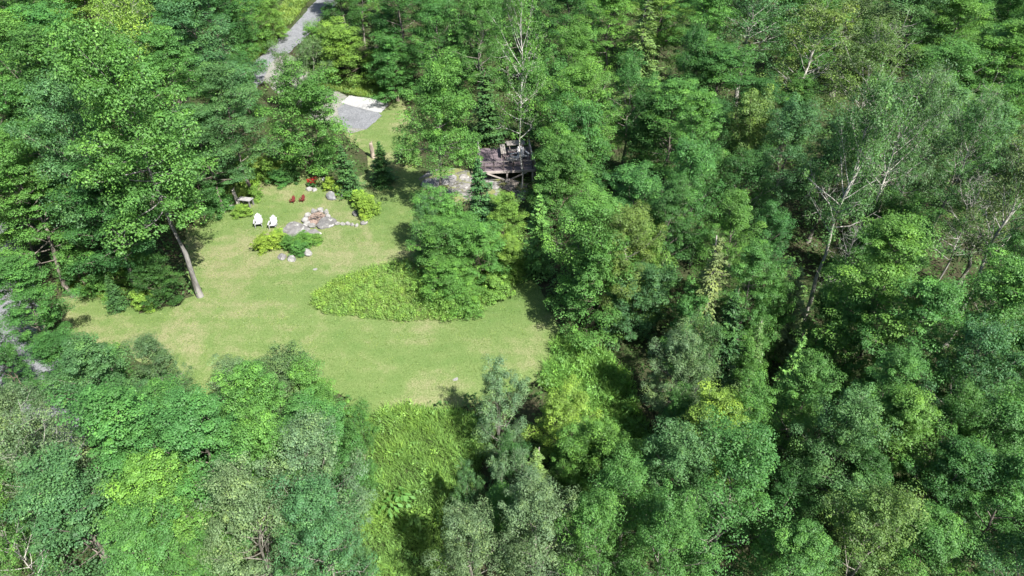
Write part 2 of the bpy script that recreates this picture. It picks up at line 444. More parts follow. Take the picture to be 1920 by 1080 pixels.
# M broad maples, A poplars and ashes, P thin aspens, B birch, W silvery willows, U bushy young trees, G low shrubs, S spruces, Y ragged old spruces
for i in range(6): broad_tree(f'M{i}', 100 + i, limbs=34, sub=6, puff=0.58, per=150, L=0.098, flat=0.36, up=0.62, el0=0, el1=60, base=0.28, prof='egg', lr=0.2, fill=26, trunk=0.17)
for i in range(5): broad_tree(f'A{i}', 200 + i, limbs=34, sub=6, puff=0.50, per=125, L=0.086, flat=0.75, up=0.42, el0=12, el1=66, base=0.28, prof='egg', trunk=0.15, fill=34, lr=0.2)
for i in range(4): broad_tree(f'P{i}', 300 + i, limbs=32, sub=5, puff=0.50, per=80, L=0.100, flat=0.85, up=0.38, el0=20, el1=68, base=0.44, prof='egg', trunk=0.15, bare=0.2, twig=True, fill=30, lr=0.15)
for i in range(1): broad_tree(f'B{i}', 400 + i, limbs=32, sub=5, puff=0.46, per=72, L=0.10, flat=0.9, up=0.38, el0=25, el1=72, base=0.28, prof='tall', trunk=0.085, bare=0.12, twig=True, bark=M_BIRCH, fill=50, lr=0.2)
for i in range(2): broad_tree(f'W{i}', 500 + i, H=5, Rr=1.9, limbs=36, sub=5, puff=0.38, per=90, L=0.080, flat=0.85, up=0.4, el0=20, el1=76, base=0.06, prof='dome', trunk=0.08, stems=3, bare=0.08, twig=True)
for i in range(5): broad_tree(f'U{i}', 600 + i, H=6, Rr=2.2, limbs=40, sub=5, puff=0.48, per=110, L=0.096, flat=0.55, up=0.5, el0=5, el1=68, base=0.05, prof='dome', trunk=0.07, stems=2, fill=60)
for i in range(3): broad_tree(f'G{i}', 700 + i, H=1.4, Rr=0.95, limbs=30, sub=3, puff=0.26, per=70, L=0.085, flat=0.7, up=0.5, el0=10, el1=80, base=0.05, prof='dome', trunk=0.03, stems=3, fill=25)
for i in range(3): conifer(f'S{i}', 800 + i, ragged=0.25, Rr=1.85)
for i in range(3): conifer(f'Y{i}', 900 + i, Rr=1.25, ragged=0.75, levels=54, nb=9, L=0.19, droop=0.45, base=0.18, seg=9)
broad_tree('D0', 960, limbs=30, sub=5, puff=0.3, per=30, L=0.09, el0=10, el1=60, base=0.35, prof='egg', trunk=0.13, bare=1.0, twig=True, fill=0, lr=0.28)
for i in range(2): broad_tree(f'T{i}', 970 + i, limbs=36, sub=6, puff=0.60, per=118, L=0.112, flat=0.5, up=0.58, el0=-12, el1=58, base=0.40, prof='dome', lr=0.16, fill=70, trunk=0.155, wig=0.004)

TREES = '''
# trees of the wood on the left above the lawn
M 40 50 170 12 g|mid-green maple filling the top left corner of the picture
M 165 35 150 11 y|yellow-green maple at the top edge, second from the left corner
M 285 30 150 12 g|mid-green maple at the top edge, third from the left corner
M 395 25 140 11 d|dark green maple at the top edge just left of the driveway verge
U 470 40 90 6 b|bright bushy young tree leaning over the verge where the driveway leaves the picture
U 510 45 60 4 y|small yellow-green sapling on the left verge of the driveway
M 25 150 160 12 b|bright green maple on the left edge below the corner maple
M 120 120 170 12 g|mid-green round maple below the yellow-green top-edge maple
P 250 120 170 13 y|thin yellow-green aspen with a long pale leaning trunk left of the driveway
M 375 105 170 13 t|large blue-green maple with layered branches left of the driveway
U 462 105 80 6 g|bushy young tree beside the driveway, just above its hidden bend
M 95 215 190 13 g|broad maple on the left, below the round maple
M 215 205 180 12 b|light green maple under the pale leaning aspen
M 335 185 150 12 g|maple just below the large blue-green layered maple
M 425 215 125 10 t|blue-green maple in line with the gravel pad, left of the dome-shaped tree
U 462 175 70 5 d|dark bushy young tree hiding the driveway bend
M 20 290 150 12 g|maple on the left edge, at the height of the wooden deck
A 150 300 190 13 t|blue-green poplar with pale branch streaks in the left wood
T @375 556 6.6 15 g|tall maple with its bare grey trunk standing on the left lawn edge
M 382 275 120 8 t|blue-green maple overhanging the slatted bench
M 55 385 170 10 b|bright green layered maple above the dark side driveway
M @152 478 5.2 11 g|maple with a visible slanting grey trunk on the left
M @80 515 4.6 9.5 b|light layered maple with a slim pinkish trunk near the left edge
M 195 395 150 9 d|dark maple behind the tall lawn-edge maple
U 225 445 105 5.5 d|dark bushy tree in the shade left of the bare grey trunk
U 150 510 90 3 g|bushy young tree at the upper left end of the lawn
U 358 345 100 6 d|dark leafy young tree behind the tall lawn-edge maple, beside the slatted bench
G @420 392 2.0 1.2 g|low green shrub on the shaded lawn edge left of the bench post
# shrubs at the left end of the lawn
U @302 572 2.8 2.8 d|round dense dark green bush near the foot of the bare grey trunk
U @257 545 2.2 2.4 y|yellow-green bush just left of the round dark bush
S @225 578 1.6 2.6 n|small dark spruce left of the round dark bush
G @272 575 1.5 0.9 Y|low yellow shrub in front of the round dark bush
G @205 548 1.8 1.0 b|low light green shrub left of the small dark spruce
# trees around the turning place and the gravel pad
U @590 318 6.6 7.4 b|wide dome-shaped tree in front of the white stone pad
W @575 215 5.0 5.5 k|thin greyish twiggy bush between driveway and white stone pad
U 655 110 130 5 y|yellow-green bushy tree right of the driveway
U 600 95 70 4 b|bright young tree crowding the right side of the driveway
U 745 140 110 5 g|dark rounded bush just above the white stone pad
U 715 75 90 5 b|light green bush above the rounded dark bush
A @684 85 4.6 9 b|light green tree with a bare dark trunk at the top, right of the driveway
M 745 20 130 11 d|dark maple at the top edge above the bush by the stone pad
M 640 15 90 9 d|dark maple at the top edge shading the driveway
S @658 362 2.6 4.2 n|spruce with lit tips behind the grey boulder, left of the wood post
S @720 345 2.6 3.6 d|dark bushy spruce right of the weathered wood post
S @768 305 2.2 3.0 o|small olive spruce at the foot of the round-crowned tree by the deck
T @826 398 5.3 10.5 b|round-crowned tree with a slim dark trunk left of the deck
# trees behind and beside the deck
S @915 264 4.4 6.2 n|dark spruce directly behind the left side of the deck
B @978 352 5.2 14.5 b|tall white-barked birch growing through the front of the deck
U 1030 220 110 7 g|leafy young tree touching the right of the birch trunk
A 820 70 120 9 g|poplar at the top, above the round-crowned tree by the deck
S 850 110 80 9 b|light green spruce with drooping sprays above the deck's left side
A 905 80 120 10 g|poplar with small leaves straight above the deck
S 1005 40 80 10 n|dark spruce at the top edge above the birch
M 950 25 110 11 g|maple at the top edge left of the dark spruce above the birch
M 1065 35 120 11 d|dark large-leaved maple right of the dark spruce above the birch
A 1060 130 120 9 b|light poplar right of the birch's bare top branches
M 1140 55 120 11 b|light green large-leaved maple at the top, right of the birch
Y 1205 120 120 11 o|olive drooping conifer right of the birch, alone of its kind there
M 1245 20 110 11 y|yellow-green maple at the top edge near the middle of the right half
A 1100 210 150 9 b|light green poplar right of the deck, upper of two
U 1100 295 140 7 g|mid-green young tree right of the deck, lower of two
A 1180 190 110 9 g|poplar below the olive drooping conifer
M 1255 240 150 9 g|wide maple right of the light poplar pair beside the deck
U 1190 290 100 7 d|dark young tree below the wide maple beside the deck
# thicket between the deck and the lawn
S @906 432 3.4 5.8 n|pointed dark spruce at the upper end of the lawn thicket, below the deck's left corner
U @948 404 1.7 1.6 y|yellow-green bush under the front edge of the deck
U 848 420 105 4.0 b|light leafy young tree at the top left of the lawn thicket
U 940 420 85 2.8 y|yellow-green young tree at the top right of the lawn thicket
U 832 470 120 4.0 g|mid-green young tree bulging on the left of the lawn thicket
U 892 475 120 4.0 b|light green young tree in the middle of the lawn thicket
U 852 535 100 2.6 b|green young tree at the bottom of the lawn thicket
U 950 475 75 2.6 y|yellow-green bush on the right side of the lawn thicket
W 790 440 60 3.6 t|small grey-green sapling at the left tip of the lawn thicket
G @930 560 2.0 1.0 y|low yellow-green shrub at the bottom right of the lawn thicket
G @880 590 1.8 0.9 b|low green shrub at the bottom of the lawn thicket
# trees along the right edge of the lawn
U 1035 365 120 6 g|leafy young tree at the deck's lower right corner
U 1080 340 110 6 b|bright young tree right of the one at the deck's lower right corner
S 1010 440 90 6 b|light green spruce between lawn thicket and large lawn-edge tree
A 1110 440 170 8 b|light green upper crown of the large lawn-edge tree group
A 1165 485 130 8 o|olive tree behind the large lawn-edge tree group
U 1110 545 170 6 g|large spreading green tree on the right edge of the lawn
U 1205 535 110 6 y|yellow-tipped tree right of the large spreading lawn-edge tree
U 1180 572 120 4.5 t|blue-green tree at the lower right of the large spreading lawn-edge tree
M 1190 390 130 9 g|maple above the large lawn-edge tree group
A 1270 370 140 10 g|poplar with a grey bare twig cluster, right of the lawn-edge group
M 1240 450 110 9 d|dark maple in shade right of the lawn-edge group
Y @1300 690 3.4 9 c|tall yellowish ragged spruce right of the lawn-edge group
M 1365 460 100 10 b|bright narrow maple above right of the tall yellowish spruce
Y @1445 680 3.4 7 c|yellowish spruce with a bare dead lower trunk
Y @1370 780 2.6 6.5 k|greyish dying spruce below the yellowish ragged ones
S @1348 712 2.8 6.5 n|dark pointed spruce between the two yellowish ragged spruces
M 1400 560 110 9 g|green maple between the two yellowish ragged spruces
U 1300 640 100 5 g|young tree at the foot of the tall yellowish spruce
# trees of the upper right wood
M 1310 60 120 12 b|bright maple at the top, just left of the grey aspens
M 1345 165 160 10 d|dark maple left of the pale aspen trunks in the upper right
P 1410 60 210 12 t|grey-green aspen with a thick pale trunk in the upper right
A 1310 140 100 11 d|dark poplar left of the dark maple in the upper right
P 1505 130 185 12 o|yellowish aspen with pale branches, left of a twin
P 1625 170 185 12 o|yellowish aspen with white branches, right of a twin
A 1600 40 200 12 s|silvery poplar at the top edge behind the yellowish twin aspens
A 1700 45 190 12 t|silvery blue-green poplar at the top edge right of the twin aspens
M 1790 70 120 12 b|light maple at the top edge towards the right corner
M 1880 120 170 11 b|light maple on the right edge below the corner
M 1895 20 110 13 d|dark maple filling the top right corner
M 1500 25 90 12 d|dark maple between the grey aspens at the top edge
A 1770 170 180 11 g|green poplar below the light maple at the top right
A 1700 270 240 12 t|large blue-green poplar in the upper right, widest there
A 1810 290 170 11 t|blue-green poplar right of the widest poplar
M 1890 250 120 12 g|maple on the right edge between light and blue-green neighbours
M 1300 280 110 11 b|light maple below the dark upper right maples
U 1390 300 120 8 o|olive-yellow bushy tree below the thick pale aspen trunk
A 1470 290 150 10 t|blue-green poplar below the yellowish twin aspens
A 1560 310 150 10 t|blue-green poplar under the fork of the twin aspens
A 1400 380 150 9 d|dark poplar above the bright narrow maple
A 1320 360 100 9 d|dark poplar above the tall yellowish spruce
P @1505 600 5.2 14 t|grey-green aspen with a bare trunk in the dark gap on the right
P @1570 520 4.6 13 t|grey-green aspen with a grey trunk, second of the row of trunks
P @1650 500 4.6 13 s|silvery aspen with a grey trunk, third of the row of trunks
P @1712 510 4.6 12 t|aspen with a leaning white trunk, last of the row of trunks
P @1770 650 5.4 13 c|half-dead yellowish aspen with pale twigs on the right
A 1870 400 170 10 t|blue-green poplar on the right edge above the half-dead aspen
A 1880 510 130 11 g|poplar on the right edge beside the half-dead aspen
M 1450 480 90 9 d|dark small maple left of the bare aspen trunk
U 1560 610 110 4 d|dark bush on the floor of the dark gap on the right
U 1420 620 90 6 b|bright young tree left of the dark gap
D @1745 560 3.6 9 g|bare dead tree with pale twigs in the right wood
D @1530 640 3.0 8 g|bare dead tree standing in the dark gap on the right
A 1405 215 120 8 d|dark poplar at the foot of the thick pale aspen trunk
M 1485 215 110 8 g|green maple below the yellowish aspen left of the twin
A 1325 250 110 8 d|dark poplar left of the olive-yellow bushy tree
U 1610 455 110 6 d|dark young tree among the row of aspen trunks
U 1690 480 110 6 g|green young tree at the foot of the leaning white trunk
# trees of the lower right wood
M 1650 560 190 12 b|large bright maple right of the dark gap
M 1600 520 110 8 g|maple just above the large bright maple
M 1700 660 170 11 g|maple just below the large bright maple
M 1845 640 170 12 g|maple on the right under the half-dead aspen
A 1800 740 170 11 t|blue-green poplar in the lower right with thin pale twigs
M 1900 760 130 11 d|dark maple on the right edge, lower half
U 1560 690 110 7 g|green young tree under the dark gap
S 1470 715 85 6.5 b|light green pointed spruce left of the dark gap's foot
U 1405 730 80 5 b|bright young tree right of the greyish dying spruce
A 1280 690 125 6.5 s|silvery-green tree just right of the bright tall grass
U 1255 835 95 4.5 g|green young tree at the lower end of the bright tall grass
W 1290 740 110 6 t|grey-green bush right of the silvery-green tree
M 1500 790 130 9 g|maple in the middle of the lower right wood
A 1560 840 170 10 t|blue-green small-leaved poplar in the middle of the lower right wood
M 1640 760 120 10 g|maple above the blue-green small-leaved poplar
M 1690 850 150 10 b|light maple right of the blue-green small-leaved poplar
A 1760 830 140 10 g|poplar with a forked white branch in the lower right
M 1850 860 160 11 g|maple on the right edge near the bottom
M 1330 820 150 8 y|yellow-green maple in the lower right wood, the yellowest crown there
U 1420 840 110 7 g|green young tree right of the yellow-green maple
A 1290 905 190 10 t|blue-green poplar below the yellow-green maple
A 1370 970 240 11 g|very large small-leaved poplar near the bottom, right of the middle
M 1480 960 120 7 d|dark maple in the shade right of the very large poplar
M 1600 930 140 8 d|dark maple in the lower right shade
A 1610 1035 190 11 o|pale yellow-green crown at the bottom edge on the right
M 1750 950 160 10 d|dark green maple near the bottom right
M 1860 970 150 11 g|maple near the bottom right corner
A 1900 1060 170 11 t|blue-green poplar in the bottom right corner
M 1740 1060 150 9 g|maple at the bottom edge left of the corner poplar
M 1480 1065 150 9 g|maple at the bottom edge left of the pale yellow-green crown
# trees at the bottom middle
W 938 803 115 5 s|silver-grey willow bush at the lower right lawn edge
U 1040 800 115 4.2 y|yellow-green young tree right of the silver-grey willow
U 1085 862 110 4.5 b|light green young tree below right of the silver-grey willow
Y @1000 975 2.8 5.5 o|olive conifer below the silver-grey willow
Y @1075 920 2.4 4.5 c|brownish small conifer right of the olive one
U 955 890 90 4 d|dark young tree left of the olive conifer
U 1165 905 120 5.5 b|light green young tree between grass bank and yellow-green maple
A 1180 950 160 9 g|poplar near the bottom, left of the very large poplar
U 1070 890 100 5 b|light green young tree right of the olive conifer
W 985 950 90 5 s|grey-leaved sapling below the olive conifer
A 1010 1030 190 9 s|silvery poplar at the bottom edge, middle
W 872 960 75 4 t|thin grey-green sapling beside the meadow bank
U 945 985 110 5 g|green young tree beside the meadow bank
A 890 1055 170 8 s|silvery crown at the bottom edge beside the meadow bank
A 1130 1040 170 9 g|poplar at the bottom edge right of the silvery one
A 1240 1050 170 10 g|poplar at the bottom edge left of the very large poplar's foot
# trees of the wood at the lower left
U 525 735 165 4.2 k|brownish-green broad bush on the lower lawn edge
U 608 762 110 4.6 b|bright green bush right of the brownish-green broad bush
U 455 742 100 3.4 s|greyish bush left of the brownish-green broad bush
A 292 690 110 5.2 k|greyish-green tree at the lower left lawn edge
M 210 720 105 5 g|green maple behind the greyish-green lawn-edge tree
M 45 562 140 6.5 g|round maple above the pale end of the side driveway
M 128 685 115 5.0 g|maple right of the pale end of the side driveway
M 190 735 160 8 t|blue-green maple above the dark shade on the side driveway
A 55 830 165 8 s|pale gnarled poplar on the left edge, lower half
M 312 805 150 7 g|green maple in the lower left, next to the lawn's bottom left end
A 400 838 130 6 g|small-leaved tree next to the brownish-green broad bush
M 490 790 150 8 b|light green maple just below the brownish-green broad bush
M 600 820 140 7 g|bright maple at the left side of the meadow bank
M 250 850 220 10 g|widest green maple in the lower left wood
M 390 860 190 10 g|maple right of the widest lower left maple
P 105 890 175 10 s|gnarled greyish tree with a pale trunk in the lower left
M 30 930 150 9 g|fresh green maple at the left edge near the bottom
M 510 890 150 9 b|light green maple in the middle of the lower left wood
A 600 920 190 9 s|silvery poplar at the left of the meadow bank, upper one
U 670 880 80 5 g|green bush at the left of the meadow bank
M 330 960 180 9 b|lightest green maple in the lower left wood near the bottom
M 150 990 220 10 t|wide blue-green crown near the bottom left corner
A 470 1000 190 10 s|silvery poplar at the bottom, left of the middle
A 610 1030 190 9 t|blue-grey poplar at the left of the meadow bank, lower one
M 300 1060 170 9 g|plain green maple at the bottom edge in the lower left
P 45 1050 150 9 b|thin aspen with bare white twigs in the bottom left corner
U 400 1075 120 6 g|green young tree at the bottom edge between silvery poplar and plain green maple
U 665 1065 90 4 t|blue-green bush at the bottom of the meadow bank
U 30 700 90 4.5 g|green young tree half covering the pale end of the side driveway
'''

# ------------------------------------------------------------------ the setting
def grid_sheet(name, x0, x1, y0, y1, st, mat):
    xs, ys = np.arange(x0, x1 + st / 2, st), np.arange(y0, y1 + st / 2, st)
    X, Y = np.meshgrid(xs, ys); nx, ny = len(xs), len(ys)
    v = np.stack([X.ravel(), Y.ravel(), terr(X, Y).ravel()], 1)
    i = (np.arange(ny - 1)[:, None] * nx + np.arange(nx - 1)[None, :]).ravel()
    return v, np.stack([i, i + 1, i + 1 + nx, i + nx], 1)

def big_ground():
    xs = np.unique(np.concatenate([np.arange(-700, -80, 20.), np.arange(-80, 80, 1.0), np.arange(80, 701, 20.)]))
    ys = np.unique(np.concatenate([np.arange(-120, -5, 5.), np.arange(-5, 120, 1.0), np.arange(120, 901, 20.)]))
    X, Y = np.meshgrid(xs, ys); nx, ny = len(xs), len(ys)
    Z = terr(X, np.clip(Y, -30, 160)) - 0.03
    v = np.stack([X.ravel(), Y.ravel(), Z.ravel()], 1)
    i = (np.arange(ny - 1)[:, None] * nx + np.arange(nx - 1)[None, :]).ravel()
    return mesh_np('ground', v, np.stack([i, i + 1, i + 1 + nx, i + nx], 1), None, M_GROUND, True)
tag(link('ground', big_ground()), 'dark leaf-littered forest floor under the trees', None, None, 'structure')

def world_poly(pix): return [(p.x, p.y) for p in (at(a, b) for a, b in pix)]

def wobble(poly, seed, step=0.5, amp=0.16):
    rng = np.random.default_rng(seed); out = []
    n = len(poly)
    for i in range(n):
        a, b = np.array(poly[i]), np.array(poly[(i + 1) % n]); L = np.linalg.norm(b - a); k = max(1, int(L / step))
        for j in range(k): out.append(tuple(a + (b - a) * j / k + rng.normal(size=2) * amp * 0.6))
    return out

def inside(poly, X, Y):
    X, Y = np.asarray(X), np.asarray(Y); r = np.zeros(X.shape, bool); n = len(poly); j = n - 1
    for i in range(n):
        xi, yi = poly[i]; xj, yj = poly[j]
        c = ((yi > Y) != (yj > Y))
        r ^= c & (X < (xj - xi) * (Y - yi) / ((yj - yi) if abs(yj - yi) > 1e-12 else 1e-12) + xi)
        j = i
    return r

def sheet(name, poly, dz, mat, st=0.6):
    pts = [Vector(p) for p in poly]; P = np.array(poly); n = len(pts)
    X, Y = np.meshgrid(np.arange(P[:, 0].min(), P[:, 0].max(), st), np.arange(P[:, 1].min(), P[:, 1].max(), st))
    X, Y = X.ravel(), Y.ravel(); k = inside(poly, X, Y)
    pts += [Vector((float(a), float(b))) for a, b in zip(X[k], Y[k])]
    vo, _, fo, *_ = delaunay_2d_cdt(pts, [(i, (i + 1) % n) for i in range(n)], [list(range(n))], 2, 1e-5)
    A = np.array([(v[0], v[1]) for v in vo]); z = terr(A[:, 0], A[:, 1]) + dz
    me = bpy.data.meshes.new(name)
    me.from_pydata([(float(a), float(b), float(c)) for (a, b), c in zip(A, z)], [], [list(f) for f in fo])
    for p in me.polygons: p.use_smooth = True
    me.materials.append(mat); me.update()
    # all faces up
    if len(me.polygons) and me.polygons[0].normal.z < 0: me.flip_normals()
    return link(name, me)

LAWN_PX = [(105, 560), (150, 548), (205, 556), (270, 585), (330, 572), (362, 556), (345, 480), (350, 440), (378, 404), (440, 372), (470, 338), (560, 322),
           (640, 345), (690, 325), (690, 290), (655, 262), (640, 232), (720, 205), (752, 185), (770, 225), (745, 290), (800, 330), (812, 400), (800, 440),
           (900, 470), (985, 470), (1010, 540), (1056, 622), (1054, 680), (1005, 716), (900, 760), (800, 774), (675, 780), (640, 740), (560, 720), (420, 770), (335, 745), (290, 695), (225, 655), (120, 630)]
LAWN = wobble(world_poly(LAWN_PX), 1)
tag(sheet('lawn', LAWN, 0.012, M_LAWN), 'mown yellow-green lawn in the middle of the wood', None, None, 'structure')

def strip(px, w0):
    c = [at(a, b) for a, b in px]; L, Rr_ = [], []
    for i, p in enumerate(c):
        d = (c[min(i + 1, len(c) - 1)] - c[max(i - 1, 0)]); d.z = 0; d.normalize(); nrm = Vector((-d.y, d.x, 0))
        L.append((p + nrm * w0 / 2)[:2]); Rr_.append((p - nrm * w0 / 2)[:2])
    return L + Rr_[::-1]
ROAD = wobble([tuple(p) for p in strip([(665, -60), (612, 5), (575, 45), (540, 80), (505, 112), (474, 145), (440, 180)], 2.7)], 2, 0.6, 0.12)
tag(sheet('gravel_driveway', ROAD, 0.02, M_GRAVEL), 'grey gravel driveway running in from the top edge', None, None, 'structure')
TURN = wobble(world_poly([(505, 118), (535, 100), (560, 110), (580, 140), (600, 160), (650, 178), (640, 235), (690, 242), (660, 250), (600, 235), (560, 200), (520, 175), (495, 150)]), 3, 0.5, 0.12)
tag(sheet('gravel_turnaround', TURN, 0.026, mat_gravel('turnaround_gravel', (0.10, 0.10, 0.085), (0.25, 0.245, 0.22), 10)), 'patchy pale gravel turning place', None, None, 'structure')
PADG = wobble(world_poly([(632, 205), (650, 192), (708, 210), (716, 218), (700, 232), (688, 243), (645, 240)]), 4, 0.3, 0.05)
tag(sheet('gravel_pad', PADG, 0.045, M_GRAVEL), 'grey gravel pad at the edge of the lawn', None, None, 'structure')
PADW = wobble(world_poly([(640, 193), (655, 180), (700, 186), (728, 193), (727, 201), (714, 212), (690, 208), (660, 200)]), 5, 0.3, 0.06)
tag(sheet('crushed_stone_pad', PADW, 0.06, mat_gravel('white_crushed_stone', (0.19, 0.188, 0.186), (0.36, 0.356, 0.352), 14)), 'bright white crushed stone pad', None, None, 'structure')
ROADL = wobble([tuple(p) for p in strip([(-160, 380), (-30, 440), (-2, 520), (22, 620), (58, 700), (95, 770), (140, 850)], 3.4)], 6, 0.6, 0.15)
tag(sheet('side_driveway', ROADL, 0.02, M_GRAVEL), 'gravel driveway under the trees on the left edge', None, None, 'structure')
LEDGE_G = wobble(world_poly([(785, 335), (810, 318), (860, 315), (895, 325), (960, 335), (990, 345), (985, 375), (930, 385), (880, 378), (830, 392), (800, 375)]), 7, 0.4, 0.15)
tag(sheet('rocky_bank', LEDGE_G, 0.03, mat_rubble()), 'bare rubble bank below the deck', None, None, 'structure')

# ------------------------------------------------------------------ grasses
def blades(name, polys, dens, h0, h1, wd, color, seed, lean=0.35, excl=(), clump=0.0):
    rng = np.random.default_rng(seed); VX, VY = [], []
    for poly in polys:
        P = np.array(poly); a, b = P.min(0), P.max(0); n = int((b[0] - a[0]) * (b[1] - a[1]) * dens)
        x, y = a[0] + rng.random(n) * (b[0] - a[0]), a[1] + rng.random(n) * (b[1] - a[1])
        k = inside(poly, x, y)
        for e in excl: k &= ~inside(e, x, y)
        VX.append(x[k]); VY.append(y[k])
    x, y = np.concatenate(VX), np.concatenate(VY); n = len(x)
    z = terr(x, y)
    g = 0.5 + 0.5 * np.sin(x * 1.9 + 1.3 * np.sin(y * 1.1)) * np.sin(y * 2.3 + 1.1 * np.sin(x * 1.7))
    h = (h0 + (h1 - h0) * rng.random(n)) * (1 - clump + clump * 1.5 * g)
    az = rng.random(n) * 6.283; wz = rng.random(n) * 6.283
    b = np.stack([np.cos(az), np.sin(az), np.zeros(n)], 1); d = np.stack([np.cos(wz) * lean - 0.12, np.sin(wz) * lean, np.ones(n)], 1)
    root = np.stack([x, y, z], 1); W = (wd * (0.6 + 0.8 * rng.random(n)))[:, None]
    tip = root + d * h[:, None]; mid = root + d * h[:, None] * 0.5 + np.array((0, 0, 1.0)) * (h * 0.10)[:, None]
    v = np.stack([root - b * W * 0.5, mid + b * W * 0.5, tip, mid - b * W * 0.5], 1).reshape(-1, 3)
    lv = np.clip((g - 0.5) * 0.7 + rng.normal(size=n) * 0.4, -1, 1)
    o = link(name, mesh_np(name, v, np.arange(4 * n).reshape(n, 4), lv, M_GRASS), None, None, color)
    return o

ISLAND = wobble(world_poly([(582, 572), (592, 548), (640, 520), (700, 502), (760, 490), (800, 500), (880, 500), (962, 440), (985, 480), (975, 530), (915, 575), (850, 600), (760, 604), (680, 598), (610, 590)]), 11, 0.4, 0.10)
STRIPB = wobble(world_poly([(655, 782), (740, 776), (800, 774), (890, 764), (930, 800), (900, 900), (860, 960), (840, 1120), (680, 1120), (680, 1000), (670, 880)]), 12, 0.4, 0.42)
STRIPR = wobble(world_poly([(1040, 628), (1090, 640), (1150, 672), (1190, 740), (1225, 840), (1260, 930), (1160, 880), (1090, 800), (1010, 720), (1035, 675)]), 13, 0.5, 0.12)
def weeds(name, polys, dens, h0, h1, rad, per, L, color, seed, label, excl=()):
    rng = np.random.default_rng(seed); XS, YS = [], []
    for poly in polys:
        P = np.array(poly); lo, hi = P.min(0), P.max(0); n = int((hi[0] - lo[0]) * (hi[1] - lo[1]) * dens)
        x, y = lo[0] + rng.random(n) * (hi[0] - lo[0]), lo[1] + rng.random(n) * (hi[1] - lo[1]); k = inside(poly, x, y)
        for e in excl: k &= ~inside(e, x, y)
        XS.append(x[k]); YS.append(y[k])
    x, y = np.concatenate(XS), np.concatenate(YS); n = len(x)
    h = h0 + (h1 - h0) * rng.random(n) ** 1.4
    v, f, lv = puffs_to_leaves(rng, np.stack([x, y, terr(x, y) + h], 1), rad * (0.6 + 0.8 * rng.random(n)), per, L, 1.0, 0.45, 0.6)
    v[:, 2] = np.maximum(v[:, 2], terr(v[:, 0], v[:, 1]) + 0.02)
    return tag(link(name, mesh_np(name, v, f, lv, M_GRASS), None, None, color), label, 'weeds', None, 'stuff')
tag(blades('tall_grass', [ISLAND], 380, 0.15, 0.36, 0.034, (0.165, 0.270, 0.068), 21, lean=0.7, clump=0.35), 'unmown yellow-green grass island in the lawn', 'grass', None, 'stuff')
weeds('leafy_weeds', [ISLAND], 14, 0.08, 0.32, 0.19, 52, 0.072, (0.158, 0.285, 0.060), 26, 'bright yellow-green leafy weeds growing in the grass island')
weeds('meadow_weeds', [STRIPB], 2.2, 0.15, 0.6, 0.22, 34, 0.11, (0.125, 0.245, 0.060), 29, 'leafy green weeds scattered through the meadow bank')
WEEDP = [wobble(world_poly(p), 15, 0.4, 0.12) for p in ([(860, 590), (900, 560), (930, 500), (960, 430), (988, 470), (985, 520), (950, 560), (900, 588)], [(800, 520), (830, 540), (850, 580), (880, 600), (830, 604), (780, 570), (760, 510)])]
weeds('tall_weeds', WEEDP, 8, 0.25, 1.0, 0.30, 70, 0.085, (0.138, 0.272, 0.056), 27, 'tall bright weeds wrapped round the front of the lawn thicket')
tag(blades('meadow_grass', [STRIPB], 600, 0.25, 0.58, 0.032, (0.150, 0.275, 0.070), 22, lean=0.6, clump=0.45), 'tall meadow grass on the bank below the lawn', 'grass', None, 'stuff')
tag(blades('bracken_grass', [STRIPR], 500, 0.3, 0.6, 0.04, (0.130, 0.265, 0.060), 23, lean=0.7, clump=0.4), 'bright tall grass between lawn edge and wood', 'grass', None, 'stuff')
weeds('bank_weeds', [STRIPR], 6, 0.15, 0.6, 0.26, 36, 0.11, (0.120, 0.265, 0.055), 28, 'bright green leafy weeds beside the right lawn corner')
VERGE = [wobble(world_poly(p), 14, 0.5, 0.15) for p in ([(470, 120), (500, 90), (560, 30), (600, -20), (560, -30), (520, 30), (480, 80), (450, 110)],
         [(415, 350), (470, 300), (530, 300), (560, 325), (480, 345), (455, 385), (430, 375)], [(560, 170), (640, 150), (720, 170), (740, 190), (655, 178), (600, 165)],
         [(110, 540), (160, 520), (215, 530), (240, 560), (200, 560), (150, 550)])]
tag(blades('verge_grass', VERGE, 320, 0.25, 0.6, 0.04, (0.18, 0.28, 0.065), 24, lean=0.8, clump=0.4), 'rough light green grass along the driveway verge', 'grass', None, 'stuff')
tag(blades('lawn_grass', [LAWN], 130, 0.03, 0.075, 0.035, (0.112, 0.172, 0.050), 25, lean=0.9, excl=(ISLAND, PADG, PADW, LEDGE_G), clump=0.3), 'short mown grass blades across the lawn', 'grass', None, 'stuff')

# low leafy undergrowth on the forest floor
def undergrowth():
    rng = np.random.default_rng(31); n = 16500
    y = 4 + 110 * rng.random(n) ** 0.9; x = (rng.random(n) * 2 - 1) * (18 + 0.68 * y)
    k = np.ones(n, bool)
    for e in (LAWN, ROAD, TURN, PADG, PADW, ROADL, LEDGE_G, ISLAND, STRIPB, STRIPR): k &= ~inside(e, x, y)
    x, y = x[k], y[k]; h = 0.15 + 0.75 * rng.random(len(x)) ** 2
    P = np.stack([x, y, terr(x, y) + h], 1)
    v, f, lv = puffs_to_leaves(rng, P, 0.35 + 0.5 * rng.random(len(x)), 13, 0.21, 0.6, 0.6)
    v[:, 2] = np.maximum(v[:, 2], terr(v[:, 0], v[:, 1]) + 0.02)
    return tag(link('undergrowth', mesh_np('undergrowth', v, f, lv, M_LEAF), None, None, (0.065, 0.14, 0.038)), 'low leafy undergrowth covering the forest floor', 'undergrowth', None, 'stuff')
undergrowth()

